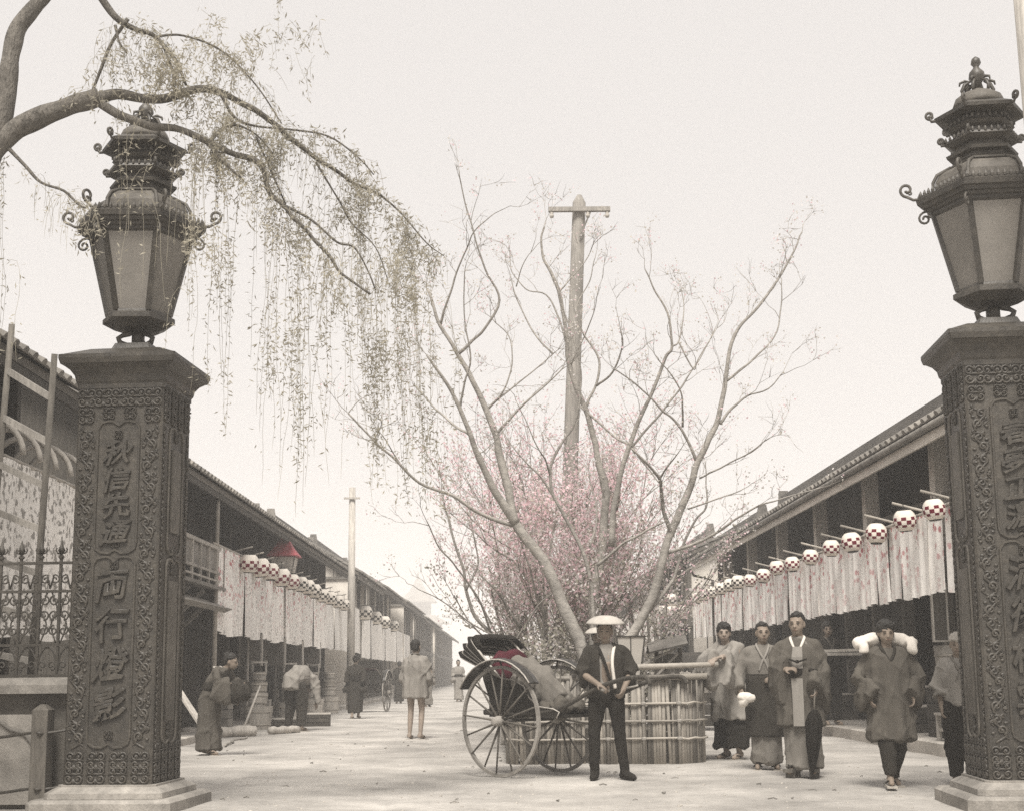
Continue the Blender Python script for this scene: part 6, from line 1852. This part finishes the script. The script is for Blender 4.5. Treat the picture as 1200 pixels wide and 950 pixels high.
mb = MB(); mb.box((0, 0, 0), (.17, .03, .72)); part('face', mb, 'wood_dark', t)
for s in (-1, 1):
    mb = MB(); mb.box((s * .095, 0, 0), (.025, .04, .76)); part('frame_side', mb, 'wood_pale', t)
    mb = MB(); mb.box((0, 0, s * .37), (.165, .04, .025)); part('frame_end', mb, 'wood_pale', t)
mb = MB(); mb.tube([(0, 0, .38), (0, 0, 2.75 - .15 - p.z)], .008, 5); part('cord', mb, 'rope', t, True)
# wares before the long house
def stool(loc, rz, sz, label):
    t = thing('low_bench', label, 'bench', loc, rz); x, y, z = sz
    mb = MB(); mb.box((0, 0, z - .015), (x, y, .03)); part('top', mb, 'wood_pale', t)
    for a in (-1, 1):
        for b in (-1, 1):
            mb = MB(); mb.box((a * (x / 2 - .04), b * (y / 2 - .04), (z - .03) / 2), (.05, .05, z - .03)); part('leg', mb, 'wood_pale', t)
        mb = MB(); mb.box((a * (x / 2 - .04), 0, z * .4), (.025, y - .14, .04)); part('stretcher', mb, 'wood_pale', t)
    return t
F0 = .174
stool((5.62, 16.6, F0), 0, (.46, .5, .34), 'low pale bench under the staved tub beside the boy')
tub('staved_tub', .17, .20, .40, 'tall narrow staved tub standing on the low pale bench', 'tub', loc=(5.62, 16.6, F0 + .34), m='wood_pale')
tub('staved_tub', .27, .31, .52, 'broad staved tub standing on the dark crate stack by the shop', 'tub', loc=(6.0, 17.6, F0 + .66), m='wood_grey')
crate('wooden_crate', (6.0, 17.6, F0), 0, (.7, .62, .65), 'square dark crate carrying the broad staved tub')
for k, (x, y, sz, lab) in enumerate(((5.78, 19.2, (.7, .5, .36), 'pale-lidded crate on the footway behind the striding man'), (5.85, 20.3, (.55, .6, .55), 'taller dark crate on the footway behind the striding man'), (5.85, 24.4, (.8, .6, .45), 'broad crate on the footway behind the man with laths'), (5.8, 26.6, (.6, .6, .7), 'tallest crate on the footway behind the man in the apron'))):
    crate('wooden_crate', (x, y, F0), R(k * 5 - 6), sz, lab)
def stall(loc, rz, label, L_=2.4):
    t = thing('market_stall', label, 'stall', loc, rz)
    for k in range(4):
        mb = MB(); mb.box((0, -.36 + .24 * k, .82), (L_, .225, .035)); part('plank', mb, 'wood_mid', t)
    for a in (-1, 1):
        for b in (-1, 1):
            mb = MB(); mb.box((a * (L_ / 2 - .1), b * .36, .40), (.07, .07, .80)); part('leg', mb, 'wood_dark', t)
    for k in range(3):
        mb = MB(); mb.box((0, -.41, .18 + k * .2), (L_ - .1, .02, .185)); part('front_board', mb, 'wood_dark', t)
    mb = MB(); mb.rings([[Vector((x, -.55, 1.22)), Vector((x, 0, 1.40)), Vector((x, .55, 1.22)), Vector((x, 0, 1.35))] for x in (-L_ / 2 - .1, L_ / 2 + .1)]); part('roof', mb, 'wood_dark', t)
    for a in (-1, 1):
        mb = MB(); mb.box((a * (L_ / 2 - .1), 0, 1.08), (.06, .06, .55)); part('post', mb, 'wood_dark', t)
stall((3.35, 24.5, 0), R(4), 'low dark roofed stall behind the leaning young man', 2.6)
# standing paper lantern and little roofed board inside the fence
p = at(738, 768, 16.9)
t = thing('standing_lantern', 'standing lantern with white paper sides and dark frame, wider at the top', 'lantern', (p.x, 16.9, .36))
sq = lambda w, z: [Vector((a * w, b * w, z)) for a, b in ((-1, -1), (1, -1), (1, 1), (-1, 1))]
z0, z1 = p.z - .25 - .36, p.z + .24 - .36
mb = MB(); mb.rings([sq(.11, z0), sq(.175, z1)]); part('paper_box', mb, 'paper', t)
for a, b in ((-1, -1), (1, -1), (1, 1), (-1, 1)):
    mb = MB(); mb.bar((a * .112, b * .112, z0 - .03), (a * .178, b * .178, z1 + .01), .02); part('frame_bar', mb, 'wood_dark', t)
for s in (-1, 1):
    mb = MB(); mb.bar((0, s * .114, z0), (0, s * .18, z1), .012); part('frame_bar', mb, 'wood_dark', t)
for zz, w in ((z0 + .1, .13), (z1, .18)):
    for s in (-1, 1):
        mb = MB(); mb.box((0, s * w, zz), (2 * w, .014, .014)); part('cross_bar', mb, 'wood_dark', t)
mb = MB(); mb.box((0, 0, z0 / 2 - .01), (.06, .06, z0 + .02)); part('post', mb, 'wood_dark', t)
p = at(783, 762, 18.0)
t = thing('roofed_board', 'small weathered board with its own plank roof inside the fence', 'notice board', (p.x, 18.0, .34))
for s in (-1, 1):
    mb = MB(); mb.box((s * .16, 0, .5), (.05, .05, 1.05)); part('post', mb, 'wood_mid', t)
for k in range(4):
    mb = MB(); mb.box((-.12 + k * .08, -.03, .72), (.074, .018, .46)); part('board', mb, 'wood_mid', t)
for s, ry in ((-1, 24), (1, 24)):
    mb = MB(); mb.box((-.02, s * .11, 1.08 - 0.0), (.52, .26, .025), eul(0, -s * 28, -14)); part('roof_plank', mb, 'wood_grey', t)
mb = MB(); mb.bar((-.42, -.05, .42), (.12, -.05, .95), .03); part('brace', mb, 'wood_pale', t)
mb = MB(); mb.bar((-.42, -.08, .78), (.10, -.08, 1.02), .03); part('brace', mb, 'wood_pale', t)
SC.cycles.use_denoising = False
SC.cycles.max_bounces = 6
SC.cycles.diffuse_bounces = 3
SC.cycles.transmission_bounces = 4
SC.cycles.volume_bounces = 3
SC.cycles.transparent_max_bounces = 8
